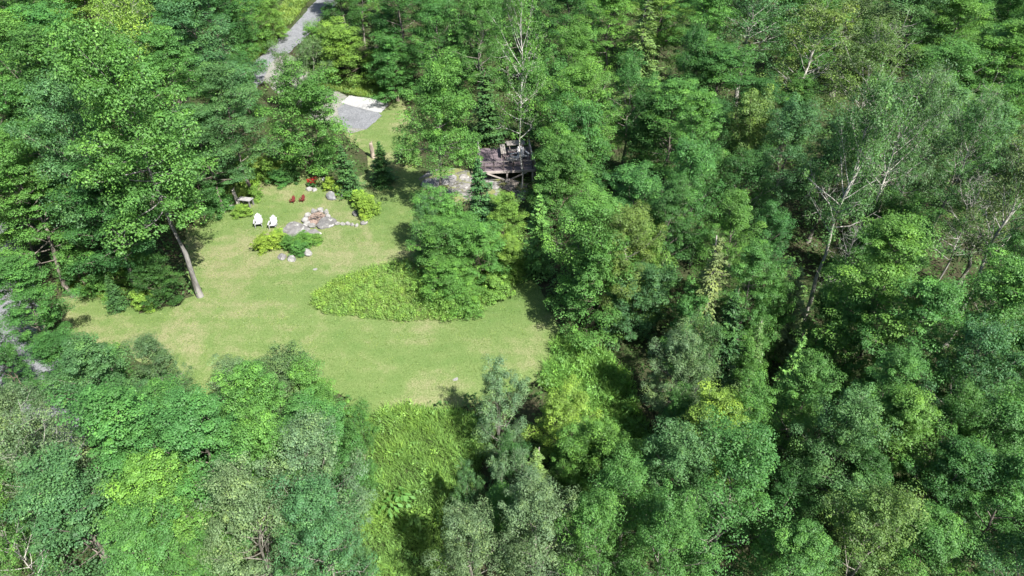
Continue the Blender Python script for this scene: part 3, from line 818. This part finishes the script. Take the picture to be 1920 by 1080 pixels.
# ------------------------------------------------------------------ trees
TINT = dict(g=(0.067, 0.174, 0.046), d=(0.044, 0.122, 0.034), b=(0.089, 0.210, 0.048), y=(0.136, 0.250, 0.052), Y=(0.195, 0.320, 0.056), t=(0.067, 0.158, 0.060),
            s=(0.110, 0.188, 0.092), o=(0.102, 0.178, 0.050), k=(0.092, 0.162, 0.064), n=(0.040, 0.104, 0.033), c=(0.088, 0.130, 0.047))
BARK = dict(M=(0.12, 0.105, 0.09), T=(0.11, 0.10, 0.095), A=(0.15, 0.14, 0.12), P=(0.27, 0.26, 0.235), B=(0.36, 0.345, 0.33), D=(0.24, 0.23, 0.215), W=(0.17, 0.16, 0.14), U=(0.11, 0.09, 0.07), G=(0.1, 0.08, 0.05), S=(0.10, 0.08, 0.065), Y=(0.18, 0.165, 0.15))
KNAME = dict(M='maple_tree', T='maple_tree', A='poplar_tree', P='aspen_tree', B='birch_tree', W='willow_tree', U='young_tree', G='shrub', S='spruce_tree', Y='old_spruce_tree', D='dead_tree')
NV = {k: len([q for q in PROTO if q[0] == k]) for k in KNAME}
count = {k: 0 for k in KNAME}
TREE_POS = []

def add_tree(kind, base, width, h, tint, label, group, jit, bark=None):
    rng = random.Random(jit); i = count[kind]; count[kind] += 1
    wood, crown, H, Rr = PROTO[f'{kind}{i % NV[kind]}']
    s = width / (2 * Rr * 1.08); e = empty(KNAME[kind], (base[0], base[1], ground(base[0], base[1])), rng.random() * 6.283, (s, s * rng.uniform(0.93, 1.07), h / H))
    e.rotation_euler = (rng.gauss(0, 0.035), rng.gauss(0, 0.035), e.rotation_euler.z)
    c = TINT[tint]; q = rng.uniform(0.9, 1.1); w = rng.uniform(0.93, 1.08)
    bk = bark or BARK[kind]; bq = rng.uniform(0.85, 1.15)
    link('trunk', wood, e, None, tuple(v * bq for v in bk))
    link('crown', crown, e, None, (c[0] * q * w, c[1] * q, c[2] * q / w))
    tag(e, label, 'shrub' if kind == 'G' else 'tree', group)
    TREE_POS.append((base[0], base[1])); return e

group = None
rows = [r for r in TREES.strip().splitlines() if r.strip()]
for n_, row in enumerate(rows):
    if row.startswith('#'): group = row[1:].strip(); continue
    spec, label = row.split('|'); f = spec.split(); kind = f[0]
    if f[1].startswith('@'):
        b = at(float(f[1][1:]), float(f[2])); w = float(f[3]); h = float(f[4])
    else:
        h = float(f[4]); cx, cy = float(f[1]), float(f[2])
        k = 0.5 if kind in 'UWGSYH' else 0.66
        h *= 0.93 if (kind in 'MA' and cx > 1280) else 1.0
        p = at(cx, cy, h * k); w = float(f[3]) * (1.12 if kind in 'MA' else 1.0) * depth(p) / FPX; b = p
    add_tree(kind, b, w, h, f[5], label.strip(), group, 1000 + n_, (0.15, 0.142, 0.135) if 'bare grey trunk standing' in label else None)

# ------------------------------------------------------------------ the wood going on outside the picture
def surrounding_wood():
    rng = np.random.default_rng(77); pts = []
    T = np.array(TREE_POS); tries = 0
    while len(pts) < 330 and tries < 20000:
        tries += 1
        y = rng.uniform(0, 135); x = rng.uniform(-105, 105)
        dpt = y * FW[1] + CAM_H * -FW[2]
        px = abs(x) / dpt * FPX; d = FW[1] * y - FW[2] * CAM_H
        up = (UP[1] * y - UP[2] * (CAM_H - 10)) / max(1, (y * FW[1] + (CAM_H - 10) * -FW[2])) * FPX
        if px < 1010 and up < 560: continue
        if y < 14 and abs(x) < 16: continue
        if px > 1010 and abs(x) > 22 + 0.95 * y: continue
        if px > 1500: continue
        if inside(ROAD_OUT, np.array([x]), np.array([y]))[0] or inside(ROADL, np.array([x]), np.array([y]))[0]: continue
        q = np.array((x, y))
        if np.min(np.linalg.norm(T - q, axis=1)) < 3.2: continue
        if pts and np.min(np.linalg.norm(np.array(pts) - q, axis=1)) < 3.7: continue
        pts.append((x, y))
    P = np.array(pts); n = len(P)
    me = bpy.data.meshes.new('surrounding_wood')
    me.from_pydata([(float(a), float(b), ground(a, b)) for a, b in P], [], [])
    a = me.attributes.new('sc', 'FLOAT_VECTOR', 'POINT'); s = np.stack([0.95 + 0.35 * rng.random(n)] * 2 + [0.9 + 0.35 * rng.random(n)], 1)
    a.data.foreach_set('vector', s.astype(np.float32).ravel())
    a = me.attributes.new('rz', 'FLOAT_VECTOR', 'POINT'); r = np.zeros((n, 3)); r[:, 2] = rng.random(n) * 6.283
    a.data.foreach_set('vector', r.astype(np.float32).ravel())
    ob = link('surrounding_wood', me, None, None, TINT['g'])
    src = bpy.data.collections.new('wood_source')
    for k, t in (('M0', 'g'), ('M2', 'b'), ('A1', 't'), ('M3', 'd'), ('A2', 'g')):
        wood, crown, H, Rr = PROTO[k]
        e = bpy.data.objects.new('wood_source_tree', crown); e.color = (*TINT[t], 1); src.objects.link(e)
        b = bpy.data.objects.new('wood_source_trunk', wood); b.color = (*BARK[k[0]], 1); b.parent = e; src.objects.link(b)
    ng = bpy.data.node_groups.new('scatter_trees', 'GeometryNodeTree')
    ng.interface.new_socket('Geometry', in_out='INPUT', socket_type='NodeSocketGeometry'); ng.interface.new_socket('Geometry', in_out='OUTPUT', socket_type='NodeSocketGeometry')
    N = ng.nodes; gi, go = N.new('NodeGroupInput'), N.new('NodeGroupOutput')
    j = N.new('GeometryNodeJoinGeometry')
    rv = N.new('FunctionNodeRandomValue'); rv.data_type = 'INT'
    rv.inputs[4].default_value = 0; rv.inputs[5].default_value = 4
    sa = N.new('GeometryNodeInputNamedAttribute'); sa.data_type = 'FLOAT_VECTOR'; sa.inputs[0].default_value = 'sc'
    ra = N.new('GeometryNodeInputNamedAttribute'); ra.data_type = 'FLOAT_VECTOR'; ra.inputs[0].default_value = 'rz'
    for i, o in enumerate([o for o in src.objects if o.parent is None]):
        kid = o.children[0]
        cmp_ = N.new('FunctionNodeCompare'); cmp_.data_type = 'INT'; cmp_.operation = 'EQUAL'
        ng.links.new(rv.outputs[2], cmp_.inputs[2]); cmp_.inputs[3].default_value = i
        for q in (o, kid):
            inf = N.new('GeometryNodeObjectInfo'); inf.inputs[0].default_value = q; inf.inputs[1].default_value = True
            ip = N.new('GeometryNodeInstanceOnPoints')
            ng.links.new(gi.outputs[0], ip.inputs['Points']); ng.links.new(inf.outputs['Geometry'], ip.inputs['Instance'])
            ng.links.new(cmp_.outputs[0], ip.inputs['Selection'])
            ng.links.new(sa.outputs[0], ip.inputs['Scale']); ng.links.new(ra.outputs[0], ip.inputs['Rotation'])
            ng.links.new(ip.outputs[0], j.inputs[0])
    ng.links.new(j.outputs[0], go.inputs[0])
    m = ob.modifiers.new('scatter', 'NODES'); m.node_group = ng
    return tag(ob, 'dense broadleaf wood going on behind the top row of trees', 'wood', None, 'stuff')
ROAD_OUT = [tuple(p) for p in strip([(760, -230), (700, -110), (640, -25), (575, 45), (505, 112), (440, 180)], 7.0)]
surrounding_wood()

# ------------------------------------------------------------------ rocks
def rock_mesh(seed, dims, rough=0.22, cuts=5, sub=3):
    import bmesh
    rng = np.random.default_rng(seed); bm = bmesh.new(); bmesh.ops.create_icosphere(bm, subdivisions=sub, radius=1.0)
    V = np.array([v.co[:] for v in bm.verts])
    for _ in range(cuts):                                   # flat faces, as split stone has
        n = unit(rng.normal(size=3)); n[2] = abs(n[2]) * 1.2; n = unit(n); d = 0.55 + 0.3 * rng.random()
        s = V @ n; V = V - np.outer(np.maximum(0, s - d), n)
    k = rng.normal(size=(6, 3)) * 2.2; ph = rng.random(6) * 6.28
    disp = sum(np.sin(V @ k[i] + ph[i]) for i in range(6)) / 6
    V = V * (1 + rough * disp + rng.normal(size=len(V)) * 0.018)[:, None] * np.array(dims) * 0.5
    for v, c in zip(bm.verts, V): v.co = c
    me = bpy.data.meshes.new('rock'); bm.to_mesh(me); bm.free(); me.materials.append(M_ROCK); return me

def rock(px, py, dims, seed, label, color=(0.36, 0.35, 0.335), sink=0.3, rz=None, tilt=(0, 0), group='stones round the fire pit and flower bed', name='boulder', cat='rock'):
    p = at(px, py); rng = random.Random(seed)
    o = link(name, rock_mesh(seed, dims), None, None, color)
    o.location = (p.x, p.y, p.z + dims[2] * (0.5 - sink)); o.rotation_euler = (tilt[0], tilt[1], rng.random() * 6.28 if rz is None else rz)
    return tag(o, label, cat, group)

PALE = (0.24, 0.235, 0.225); MIDG = (0.155, 0.15, 0.148); DARKG = (0.115, 0.113, 0.112)
rock(556, 432, (2.05, 2.1, 0.42), 1, 'large flat grey rock left of the fire pit', MIDG, 0.25, 0.2)
rock(590, 439, (1.25, 0.9, 0.36), 2, 'flat grey slab in front of the fire pit', MIDG, 0.2, 0.1)
rock(614, 421, (1.15, 1.7, 0.40), 3, 'tilted slate-grey slab right of the fire pit', DARKG, 0.15, -0.5, (0.1, 0.16))
for i, (x, y, w) in enumerate([(633, 420, 0.42), (643, 421, 0.40), (652, 421, 0.44), (661, 422, 0.38), (669, 424, 0.3)]):
    rock(x, y, (w, w * 0.8, 0.34), 10 + i, ['pale edging stone touching the slate-grey slab', 'pale edging stone, second from the slate-grey slab', 'pale edging stone in the middle of the row', 'pale edging stone, second from the yellow shrubs', 'small pale edging stone ending the row at the yellow shrubs'][i], PALE, 0.3, name='edging_stone', cat='stone', group='row of edging stones')
rock(668, 402, (0.62, 0.6, 0.5), 20, 'dark grey boulder against the yellow shrubs right of the fire pit', DARKG)
rock(683, 419, (0.55, 0.5, 0.45), 21, 'grey boulder below the yellow shrubs right of the fire pit', MIDG)
rock(529, 484, (0.55, 0.6, 0.4), 22, 'grey stone at the left front corner of the flower bed', MIDG)
rock(548, 487, (0.8, 0.6, 0.5), 23, 'pale wedge-shaped stone in front of the flower bed', PALE)
rock(577, 476, (0.62, 0.9, 0.5), 24, 'pale long stone at the right front corner of the flower bed', PALE, 0.3, 0.6)
rock(622, 370, (0.85, 1.1, 0.55), 25, 'grey slab boulder beside yellow-green plants above the fire pit', (0.17, 0.172, 0.18), 0.25, 0.5, (0.15, 0))
rock(646, 368, (0.62, 0.5, 0.3), 26, 'low grey stone right of the grey slab boulder', (0.16, 0.165, 0.17))
rock(580, 356, (0.6, 0.5, 0.35), 27, 'pale stone left of the red flowers', PALE)
rock(589, 357, (0.5, 0.45, 0.3), 28, 'white stone right in front of the red flowers', PALE)
rock(607, 337, (0.35, 0.35, 0.3), 29, 'small white stone in the shade behind the red flowers', (0.4, 0.4, 0.39))
rock(22, 508, (1.7, 1.5, 1.1), 30, 'large blue-grey boulder beside the dark side driveway', (0.15, 0.16, 0.17), 0.25, group='roadside rocks')
rock(-2, 528, (1.1, 1.0, 0.7), 31, 'pale boulder cut by the left edge of the picture', PALE, 0.25, group='roadside rocks')
rock(683, 572, (0.3, 0.26, 0.08), 32, 'small pale stone lying in the grass island', PALE, 0.2, group='stones lying in the lawn')
rock(855, 711, (0.42, 0.25, 0.06), 33, 'flat pale stone near the bottom of the lawn', PALE, 0.3, group='stones lying in the lawn')
rock(591, 505, (0.32, 0.25, 0.07), 34, 'small flat stone in the lawn below the flower bed', PALE, 0.3, group='stones lying in the lawn')
rock(428, 388, (0.9, 0.6, 0.35), 35, 'flat grey stone left of the bench post', MIDG, 0.35)
for i, (x, y, w, d, l) in enumerate([(812, 345, 2.0, 1.5, 'flat grey ledge rock left of the slim dark trunk by the deck'), (842, 338, 1.7, 1.3, 'flat grey ledge rock right of the slim dark trunk by the deck'),
        (868, 332, 1.0, 0.9, 'rough pale rock between ledge and deck'), (872, 352, 1.1, 0.8, 'pale rock on the bank beside the pointed spruce'), (805, 372, 0.8, 0.6, 'low rock at the lower left of the ledge'),
        (850, 362, 0.9, 0.7, 'low rock in the middle of the ledge'), (928, 352, 0.9, 0.7, 'pale rock on the rubble under the deck'), (935, 366, 0.7, 0.6, 'pale rock below the rubble under the deck'), (985, 362, 0.7, 0.5, 'dark rock right of the birch foot'),
        (700, 92, 1.3, 1.0, 'bare pinkish rock face showing between bushes at the top'), (715, 78, 1.0, 0.8, 'smaller pinkish rock above the bare rock face at the top')]):
    rock(x, y, (w, d, 0.34), 50 + i, l, MIDG if i < 2 else (0.20, 0.19, 0.18), 0.3, group='rocks of the ledge by the deck' if i < 9 else 'rocks at the top')

# ------------------------------------------------------------------ fire pit
fp = at(594, 411)
pit = tag(empty('fire_pit', fp), 'stone-ringed fire pit with burnt sticks on the lawn', 'fire pit')
rng = random.Random(5)
for i in range(10):
    a = i / 10 * 6.283 + 0.2; s = (rng.uniform(0.5, 0.75), rng.uniform(0.38, 0.5), rng.uniform(0.36, 0.52))
    q_ = rng.uniform(0.75, 1.1)
    o = link('stone', rock_mesh(120 + i, s, 0.18), pit, None, tuple(v * q_ for v in PALE))
    o.location = (math.cos(a) * 0.80, math.sin(a) * 1.05, 0.13); o.rotation_euler = (rng.uniform(-.15, .15), rng.uniform(-.15, .15), a + 1.57)
b = MB(); ring = [(math.cos(k / 14 * 6.283) * 0.66, math.sin(k / 14 * 6.283) * 0.9, 0.05 + 0.03 * rng.random()) for k in range(14)]
b.v = [Vector((0, 0, 0.12))] + [Vector(p) for p in ring]; b.f = [(0, k + 1, (k + 1) % 14 + 1) for k in range(14)]
b.build('ash_bed', M_ASH, pit)
for i in range(11):
    a = rng.random() * 6.283; L = rng.uniform(0.25, 0.5); c = Vector((rng.uniform(-.3, .3), rng.uniform(-.5, .4), 0.14 + 0.02 * i))
    d = Vector((math.cos(a) * L, math.sin(a) * L, rng.uniform(-.04, .1)))
    MB().tube([c - d, c, c + d], [0.022, 0.028, 0.016], 6).build('stick', M_BARK, pit, (0.16, 0.12, 0.10) if i % 3 else (0.05, 0.045, 0.045))

# ------------------------------------------------------------------ shrubs, flower bed and weeds
def shrub(px, py, w, h, tint, label, group, name='shrub', cat='shrub'):
    p = at(px, py); e = add_tree('G', p, w, h, tint, label, group, int(px * 7 + py)); e.name = name; e['category'] = cat; return e
g1 = 'plants of the flower bed'
for x, y, w, h, t, l in [(494, 470, 1.5, 0.75, 'Y', 'bright yellow-green plant at the left end of the flower bed'), (515, 462, 1.4, 0.75, 'Y', 'yellow-green plant in the left half of the flower bed'),
        (528, 450, 1.0, 0.6, 'Y', 'small yellow-green plant at the foot of the large flat rock'), (545, 464, 1.5, 0.6, 'b', 'leafy green plant in the middle of the flower bed'),
        (560, 474, 1.4, 0.6, 'g', 'dark green plant behind the pale wedge-shaped stone'), (575, 460, 1.5, 0.6, 'b', 'green plant under the flat slab of the fire pit'), (596, 454, 1.0, 0.45, 'y', 'thin yellowish plant at the right end of the flower bed')]:
    shrub(x, y, w, h, t, l, g1, 'garden_plant', 'plant')
g2 = 'yellow-green shrubs on the lawn'
for x, y, w, h, t, l in [(680, 385, 1.5, 0.9, 'Y', 'upper yellow-green shrub right of the fire pit'), (695, 403, 1.8, 1.0, 'Y', 'lower right yellow-green shrub by the row of edging stones'), (683, 404, 1.1, 0.8, 'Y', 'yellow-green shrub behind the last edging stone'),
        (618, 356, 1.2, 0.7, 'Y', 'yellow-green plant left behind the grey slab boulder'), (636, 364, 0.9, 0.6, 'Y', 'yellow-green plant between the two grey boulders'), (655, 372, 0.9, 0.4, 'b', 'small green plant at the foot of the lit spruce'),
        (452, 404, 1.5, 0.5, 'y', 'yellow-green shrub in front of the slatted bench'), (482, 372, 1.3, 0.7, 'y', 'yellow-green plant right of the slatted bench'), (475, 350, 1.8, 1.0, 'Y', 'yellow-green weed thicket behind the slatted bench'),
        (500, 336, 1.8, 1.0, 'y', 'yellow-green weed clump right of the weed thicket'), (462, 330, 1.8, 1.2, 'y', 'yellow-green weed clump above the weed thicket'), (530, 345, 1.6, 0.8, 'g', 'green weed clump left of the red flowers'), (551, 340, 1.6, 1.1, 'd', 'dark leafy plant just left of the red flowers')]:
    shrub(x, y, w, h, t, l, g2)

def flower_clump():
    p = at(588, 350); e = tag(empty('flower_clump', p), 'bright red flowers under the wide dome-shaped tree', 'flowers'); r = np.random.default_rng(9); w = MB()
    C = []
    for i in range(34):
        a, q = r.random() * 6.283, 0.42 * r.random() ** 0.5; h = 0.45 + 0.35 * r.random(); t = np.array((math.cos(a) * q, math.sin(a) * q * 0.8, h)); C.append(t)
        w.tube([(t[0] * 0.5, t[1] * 0.5, 0), tuple(t)], [0.008, 0.005], 3, False)
    w.build('stems', M_BARK, e, (0.06, 0.11, 0.03))
    P = np.array(C); v, f, lv = puffs_to_leaves(r, P, np.full(len(P), 0.075), 11, 0.075, 0.7, 0.4)
    link('petals', mesh_np('petals', v, f, lv * 0.6, M_LEAF), e, None, (0.30, 0.006, 0.02))
    v, f, lv = puffs_to_leaves(r, P * np.array((1.1, 1.1, 0.5)), np.full(len(P), 0.12), 8, 0.11, 0.7, 0.4)
    link('leaves', mesh_np('leaves', v, f, lv, M_LEAF), e, None, TINT['d'])
flower_clump()

def broad_plant(px, py, seed, label, c):
    p = at(px, py); e = tag(empty('broad_leaved_plant', p), label, 'plant', 'broad-leaved plants on the meadow bank'); r = np.random.default_rng(seed)
    n = 26; a = r.random(n) * 6.283; q = 0.15 + 0.45 * r.random(n); h = 0.35 + 0.65 * r.random(n)
    C = np.stack([np.cos(a) * q, np.sin(a) * q, h], 1); N = np.stack([np.cos(a) * 0.4, np.sin(a) * 0.4, np.ones(n)], 1) + r.normal(size=(n, 3)) * 0.25; T = np.stack([np.cos(a), np.sin(a), -0.2 * np.ones(n)], 1)
    w = MB()
    for k in range(n): w.tube([(0, 0, 0), tuple(C[k] * np.array((0.6, 0.6, 0.9)))], [0.012, 0.006], 3, False)
    w.build('stems', M_BARK, e, (0.10, 0.15, 0.04))
    v, f = leaf_quads(r, C, N, 0.24 + 0.14 * r.random(n), 0.5, 0.1, T)
    link('leaves', mesh_np('leaves', v, f, r.normal(size=n) * 0.3, M_LEAF), e, None, c)
broad_plant(735, 962, 41, 'dark-shadowed broad-leaved plant in the meadow bank, left of two', TINT['b'])
broad_plant(782, 985, 42, 'light broad-leaved plant in the meadow bank, right of two', TINT['y'])
broad_plant(758, 948, 43, 'broad-leaved plant above the two others in the meadow bank', TINT['b'])

# ------------------------------------------------------------------ garden furniture
def rotx(a): return Matrix.Rotation(a, 3, 'X')
def adirondack(px, py, rz, sc, color, label, group, h=0.0, at_pos=None):
    p = at_pos or at(px, py, h)
    e = tag(empty('garden_chair', p, rz, (sc, sc, sc)), label, 'chair', group)       # the chair faces local -Y
    tilt = R(31)
    def on_back(x, u): return Vector((x, 0.28 + math.sin(tilt) * u, 0.24 + math.cos(tilt) * u))
    for i in range(5):
        x0 = (i - 2) * 0.108; top = 0.86 - 0.085 * abs(i - 2) ** 1.4; wt, wb_ = 0.128, 0.094
        a, b = on_back(x0 * 0.86, 0.0), on_back(x0 * 1.22, top); b2 = MB(); q = Vector((0, math.cos(tilt), -math.sin(tilt))) * 0.022
        for c, w in ((a, wb_), (b, wt)):
            for s in (-1, 1):
                b2.v += [c + Vector((s * w / 2, 0, 0)), c + Vector((s * w / 2, 0, 0)) + q]
        b2.f = [(0, 2, 6, 4), (1, 5, 7, 3), (0, 4, 5, 1), (2, 3, 7, 6), (0, 1, 3, 2), (4, 6, 7, 5)]
        b2.build('back_slat', M_PAINT, e, color)
    for i in range(5):
        u = i / 4; MB().box((0, -0.26 + 0.52 * u, 0.40 - 0.15 * u), (0.54, 0.112, 0.022), rotx(-0.28)).build('seat_slat', M_PAINT, e, color)
    for s in (-1, 1):
        MB().box((s * 0.34, -0.02, 0.56), (0.14, 0.72, 0.024)).build('armrest', M_PAINT, e, color)
        MB().box((s * 0.29, -0.28, 0.275), (0.03, 0.10, 0.55)).build('front_leg', M_PAINT, e, color)
        MB().bar((s * 0.255, -0.30, 0.36), (s * 0.255, 0.62, 0.045), 0.03, 0.11).build('rear_leg', M_PAINT, e, color)
    MB().bar((-0.33, on_back(0, 0.36).y + 0.03, on_back(0, 0.36).z), (0.33, on_back(0, 0.36).y + 0.03, on_back(0, 0.36).z), 0.03, 0.07).build('back_rail', M_PAINT, e, color)
    return e
WHITE = (0.32, 0.32, 0.335); RED = (0.11, 0.020, 0.019)
adirondack(486, 424, R(14), 0.78, WHITE, 'white slatted garden chair on the lawn, the left of two', 'white garden chairs on the lawn')
adirondack(513, 427, R(4), 0.76, WHITE, 'white slatted garden chair on the lawn, the one nearer the fire pit', 'white garden chairs on the lawn')
adirondack(549, 380, R(-10), 0.46, RED, 'small red child-size chair on the lawn, the left of two', 'small red chairs')
adirondack(567, 378, R(-14), 0.46, RED, 'small red child-size chair on the lawn, the one nearer the grey boulder', 'small red chairs')

bp = at(463, 386)
bench = tag(empty('slatted_bench', bp, R(-12)), 'weathered grey slatted wooden bench under the left trees', 'bench')
WG = (0.16, 0.155, 0.15)
for i in range(4): MB().box((0, -0.24 + 0.16 * i, 0.62 - 0.02 * i), (1.05, 0.12, 0.035)).build('slat', M_WOOD, bench, (0.24, 0.235, 0.235))
for s in (-1, 1):
    MB().box((s * 0.42, 0, 0.56), (0.05, 0.6, 0.08)).build('rail', M_WOOD, bench, WG)
    for q in (-1, 1): MB().box((s * 0.42, q * 0.24, 0.26), (0.08, 0.08, 0.54)).build('leg', M_WOOD, bench, WG)
MB().box((0, 0.22, 0.40), (0.78, 0.03, 0.26)).build('back_panel', M_WOOD, bench, (0.09, 0.088, 0.10))

def stump(px, py, h, r, lean, col, label, name='wood_post'):
    p = at(px, py); w = MB(); rr = random.Random(int(px))
    w.tube([(lean[0] * t * h, lean[1] * t * h, -0.1 + (h + 0.1) * t) for t in (0, .15, .35, .6, .85, 1)], [r * q * rr.uniform(.92, 1.08) for q in (1.25, 1.05, 1.0, 0.95, 0.9, 0.72)], 10)
    e = tag(empty(name, p), label, 'post'); w.build('shaft', M_BARK, e, col, True)
    w2 = MB().tube([(lean[0] * h + 0.02, lean[1] * h, h - 0.05), (lean[0] * h + 0.14, lean[1] * h + 0.03, h + 0.16)], [r * 0.4, r * 0.15], 6); w2.build('branch_stub', M_BARK, e, col)
stump(700, 296, 1.35, 0.17, (-0.05, 0.02), (0.24, 0.20, 0.165), 'weathered pale wood post standing in the lawn below the gravel pad')
stump(448, 386, 1.35, 0.14, (-0.12, 0.05), (0.24, 0.22, 0.20), 'pale leaning dead trunk beside the slatted bench', 'snag')

# ------------------------------------------------------------------ deck
dp = at(951, 341)
DW, DD, DH = 4.25, 3.9, 1.0
deck = tag(empty('wooden_deck', dp, R(5)), 'dark wooden deck on posts with low railing beside the birch', 'deck')
BOARD, BEAM, LIGHTW = (0.115, 0.092, 0.100), (0.20, 0.17, 0.15), (0.30, 0.27, 0.25)
nb = 28
for i in range(nb):
    y = 0.07 + i * DD / nb
    MB().box((0, y, DH - 0.02 + 0.004 * (i % 3)), (DW, DD / nb - 0.012, 0.035)).build('plank', M_WOOD, deck, tuple(v * random.Random(i).uniform(0.8, 1.35) for v in BOARD))
MB().box((0, -0.02, DH - 0.10), (DW + 0.06, 0.05, 0.18)).build('front_beam', M_WOOD, deck, LIGHTW)
MB().box((0, DD + 0.03, DH - 0.10), (DW + 0.06, 0.05, 0.18)).build('back_beam', M_WOOD, deck, BEAM)
for s in (-1, 1): MB().box((s * (DW / 2 + 0.025), DD / 2, DH - 0.10), (0.05, DD, 0.17)).build('side_beam', M_WOOD, deck, BEAM)
for i in range(7): MB().box((-DW / 2 + 0.3 + i * (DW - 0.6) / 6, DD / 2, DH - 0.13), (0.045, DD - 0.1, 0.14)).build('joist', M_WOOD, deck, BEAM)
for x, y, h in ((0.0, 0.06, 0), (DW / 2 - 0.12, 0.06, 0), (-DW / 2 + 0.12, 0.06, 0), (0, DD - 0.1, 0), (DW / 2 - 0.1, DD - 0.1, 0), (-DW / 2 + 0.1, DD - 0.1, 0)):
    MB().box((x, y, (DH - 0.2) / 2 - 0.3), (0.12, 0.12, DH + 0.4)).build('post', M_WOOD, deck, LIGHTW)
MB().bar((0, -0.03, 0.12), (-DW * 0.36, -0.03, DH - 0.2), 0.05, 0.10).build('brace', M_WOOD, deck, LIGHTW)
MB().bar((0, -0.03, 0.12), (DW * 0.36, -0.03, DH - 0.2), 0.05, 0.10).build('brace', M_WOOD, deck, LIGHTW)
MB().box((0, 0.0, -0.02), (0.34, 0.34, 0.32)).build('footing', M_ROCK, deck, PALE)
RH = 0.72
for i in range(6):
    x = -DW / 2 + 0.35 + i * (DW - 0.5) / 5
    MB().box((x, 0.10, DH + RH / 2), (0.07, 0.07, RH)).build('railing_post', M_WOOD, deck, (0.06, 0.05, 0.05))
MB().box((0, 0.10, DH + RH + 0.02), (DW - 0.1, 0.11, 0.04)).build('handrail', M_WOOD, deck, (0.12, 0.105, 0.10))
MB().box((0, 0.14, DH + RH * 0.5), (DW - 0.1, 0.03, 0.07)).build('middle_rail', M_WOOD, deck, (0.08, 0.07, 0.065))
for i in range(4):
    y = 0.5 + i * 0.95
    MB().box((-DW / 2 + 0.06, y, DH + RH / 2), (0.07, 0.07, RH)).build('railing_post', M_WOOD, deck, LIGHTW)
    MB().box((DW / 2 - 0.06, y, DH + RH / 2), (0.07, 0.07, RH)).build('railing_post', M_WOOD, deck, LIGHTW)
for s in (-1, 1):
    MB().box((s * (DW / 2 - 0.06), DD / 2, DH + RH + 0.02), (0.11, DD - 0.3, 0.04)).build('handrail', M_WOOD, deck, LIGHTW)
    MB().box((s * (DW / 2 - 0.09), DD / 2, DH + RH * 0.5), (0.03, DD - 0.3, 0.07)).build('middle_rail', M_WOOD, deck, (0.13, 0.115, 0.105))
MB().tube([(DW / 2 + 0.1, 0.1, -0.3), (DW / 2 + 0.12, 0.12, 1.0), (DW / 2 + 0.05, 0.2, 1.7), (DW / 2 - 0.04, 0.4, 2.25)], [0.075, 0.065, 0.055, 0.04], 8).build('corner_log', M_BARK, deck, (0.20, 0.185, 0.17))

def on_deck(x, y): 
    c, s = math.cos(R(5)), math.sin(R(5)); return Vector((dp.x + c * x - s * y, dp.y + s * x + c * y, dp.z + DH + 0.004))
# long bench standing lengthwise on the deck
e = tag(empty('deck_bench', on_deck(-0.12, 2.75), R(5)), 'pale plank bench standing lengthwise on the deck', 'bench')
for i in range(3): MB().box((-0.14 + 0.14 * i, 0, 0.46), (0.125, 1.7, 0.035)).build('seat_plank', M_WOOD, e, (0.22, 0.20, 0.18))
for y in (-0.7, 0.7):
    MB().box((0, y, 0.42), (0.42, 0.09, 0.05)).build('cross_bar', M_WOOD, e, BEAM)
    for s in (-1, 1): MB().box((s * 0.15, y, 0.20), (0.07, 0.09, 0.40)).build('leg', M_WOOD, e, BEAM)
# picnic table at the back
e = tag(empty('picnic_table', on_deck(0.95, 3.2), R(8)), 'weathered picnic table at the back of the deck', 'table')
for i in range(5): MB().box((0, -0.32 + 0.16 * i, 0.74), (1.5, 0.14, 0.04)).build('top_plank', M_WOOD, e, (0.19, 0.175, 0.16))
for s in (-1, 1):
    MB().box((0, s * 0.68, 0.44), (1.5, 0.24, 0.04)).build('bench_plank', M_WOOD, e, (0.18, 0.165, 0.15))
    MB().box((s * 0.5, 0, 0.40), (0.06, 1.4, 0.09)).build('cross_bar', M_WOOD, e, BEAM)
    for q in (-1, 1): MB().bar((s * 0.54, q * 0.55, 0.0), (s * 0.54, q * 0.22, 0.72), 0.05, 0.09).build('leg', M_WOOD, e, BEAM)
adirondack(0, 0, R(-70), 0.85, WHITE, 'white garden chair on the deck turned towards the bench', 'white garden chairs on the deck', at_pos=on_deck(0.72, 1.6))
adirondack(0, 0, R(28), 0.95, WHITE, 'white garden chair on the deck right behind the birch trunk', 'white garden chairs on the deck', at_pos=on_deck(1.45, 1.75))
# low side table
e = tag(empty('side_table', on_deck(0.35, 1.15), R(20)), 'low pale slatted table in front of the turned deck chair', 'table')
for i in range(4): MB().box((0, -0.21 + 0.14 * i, 0.40), (0.6, 0.125, 0.03)).build('top_slat', M_WOOD, e, (0.20, 0.185, 0.17))
for sx in (-1, 1):
    for sy in (-1, 1): MB().box((sx * 0.24, sy * 0.2, 0.19), (0.05, 0.05, 0.38)).build('leg', M_WOOD, e, BEAM)
# boards leaning on the rubble below
p = at(958, 352)
e = tag(empty('plank_ramp', p, R(-35)), 'brown board ramp lying on the rubble under the deck', 'ramp')
for i in range(4): MB().box((-0.3 + 0.2 * i, 0, 0.22), (0.185, 1.25, 0.04), rotx(0.22)).build('board', M_WOOD, e, (0.15, 0.13, 0.11))
for s in (-1, 1): MB().box((s * 0.3, 0, 0.15), (0.06, 1.2, 0.09), rotx(0.22)).build('runner', M_WOOD, e, BEAM)
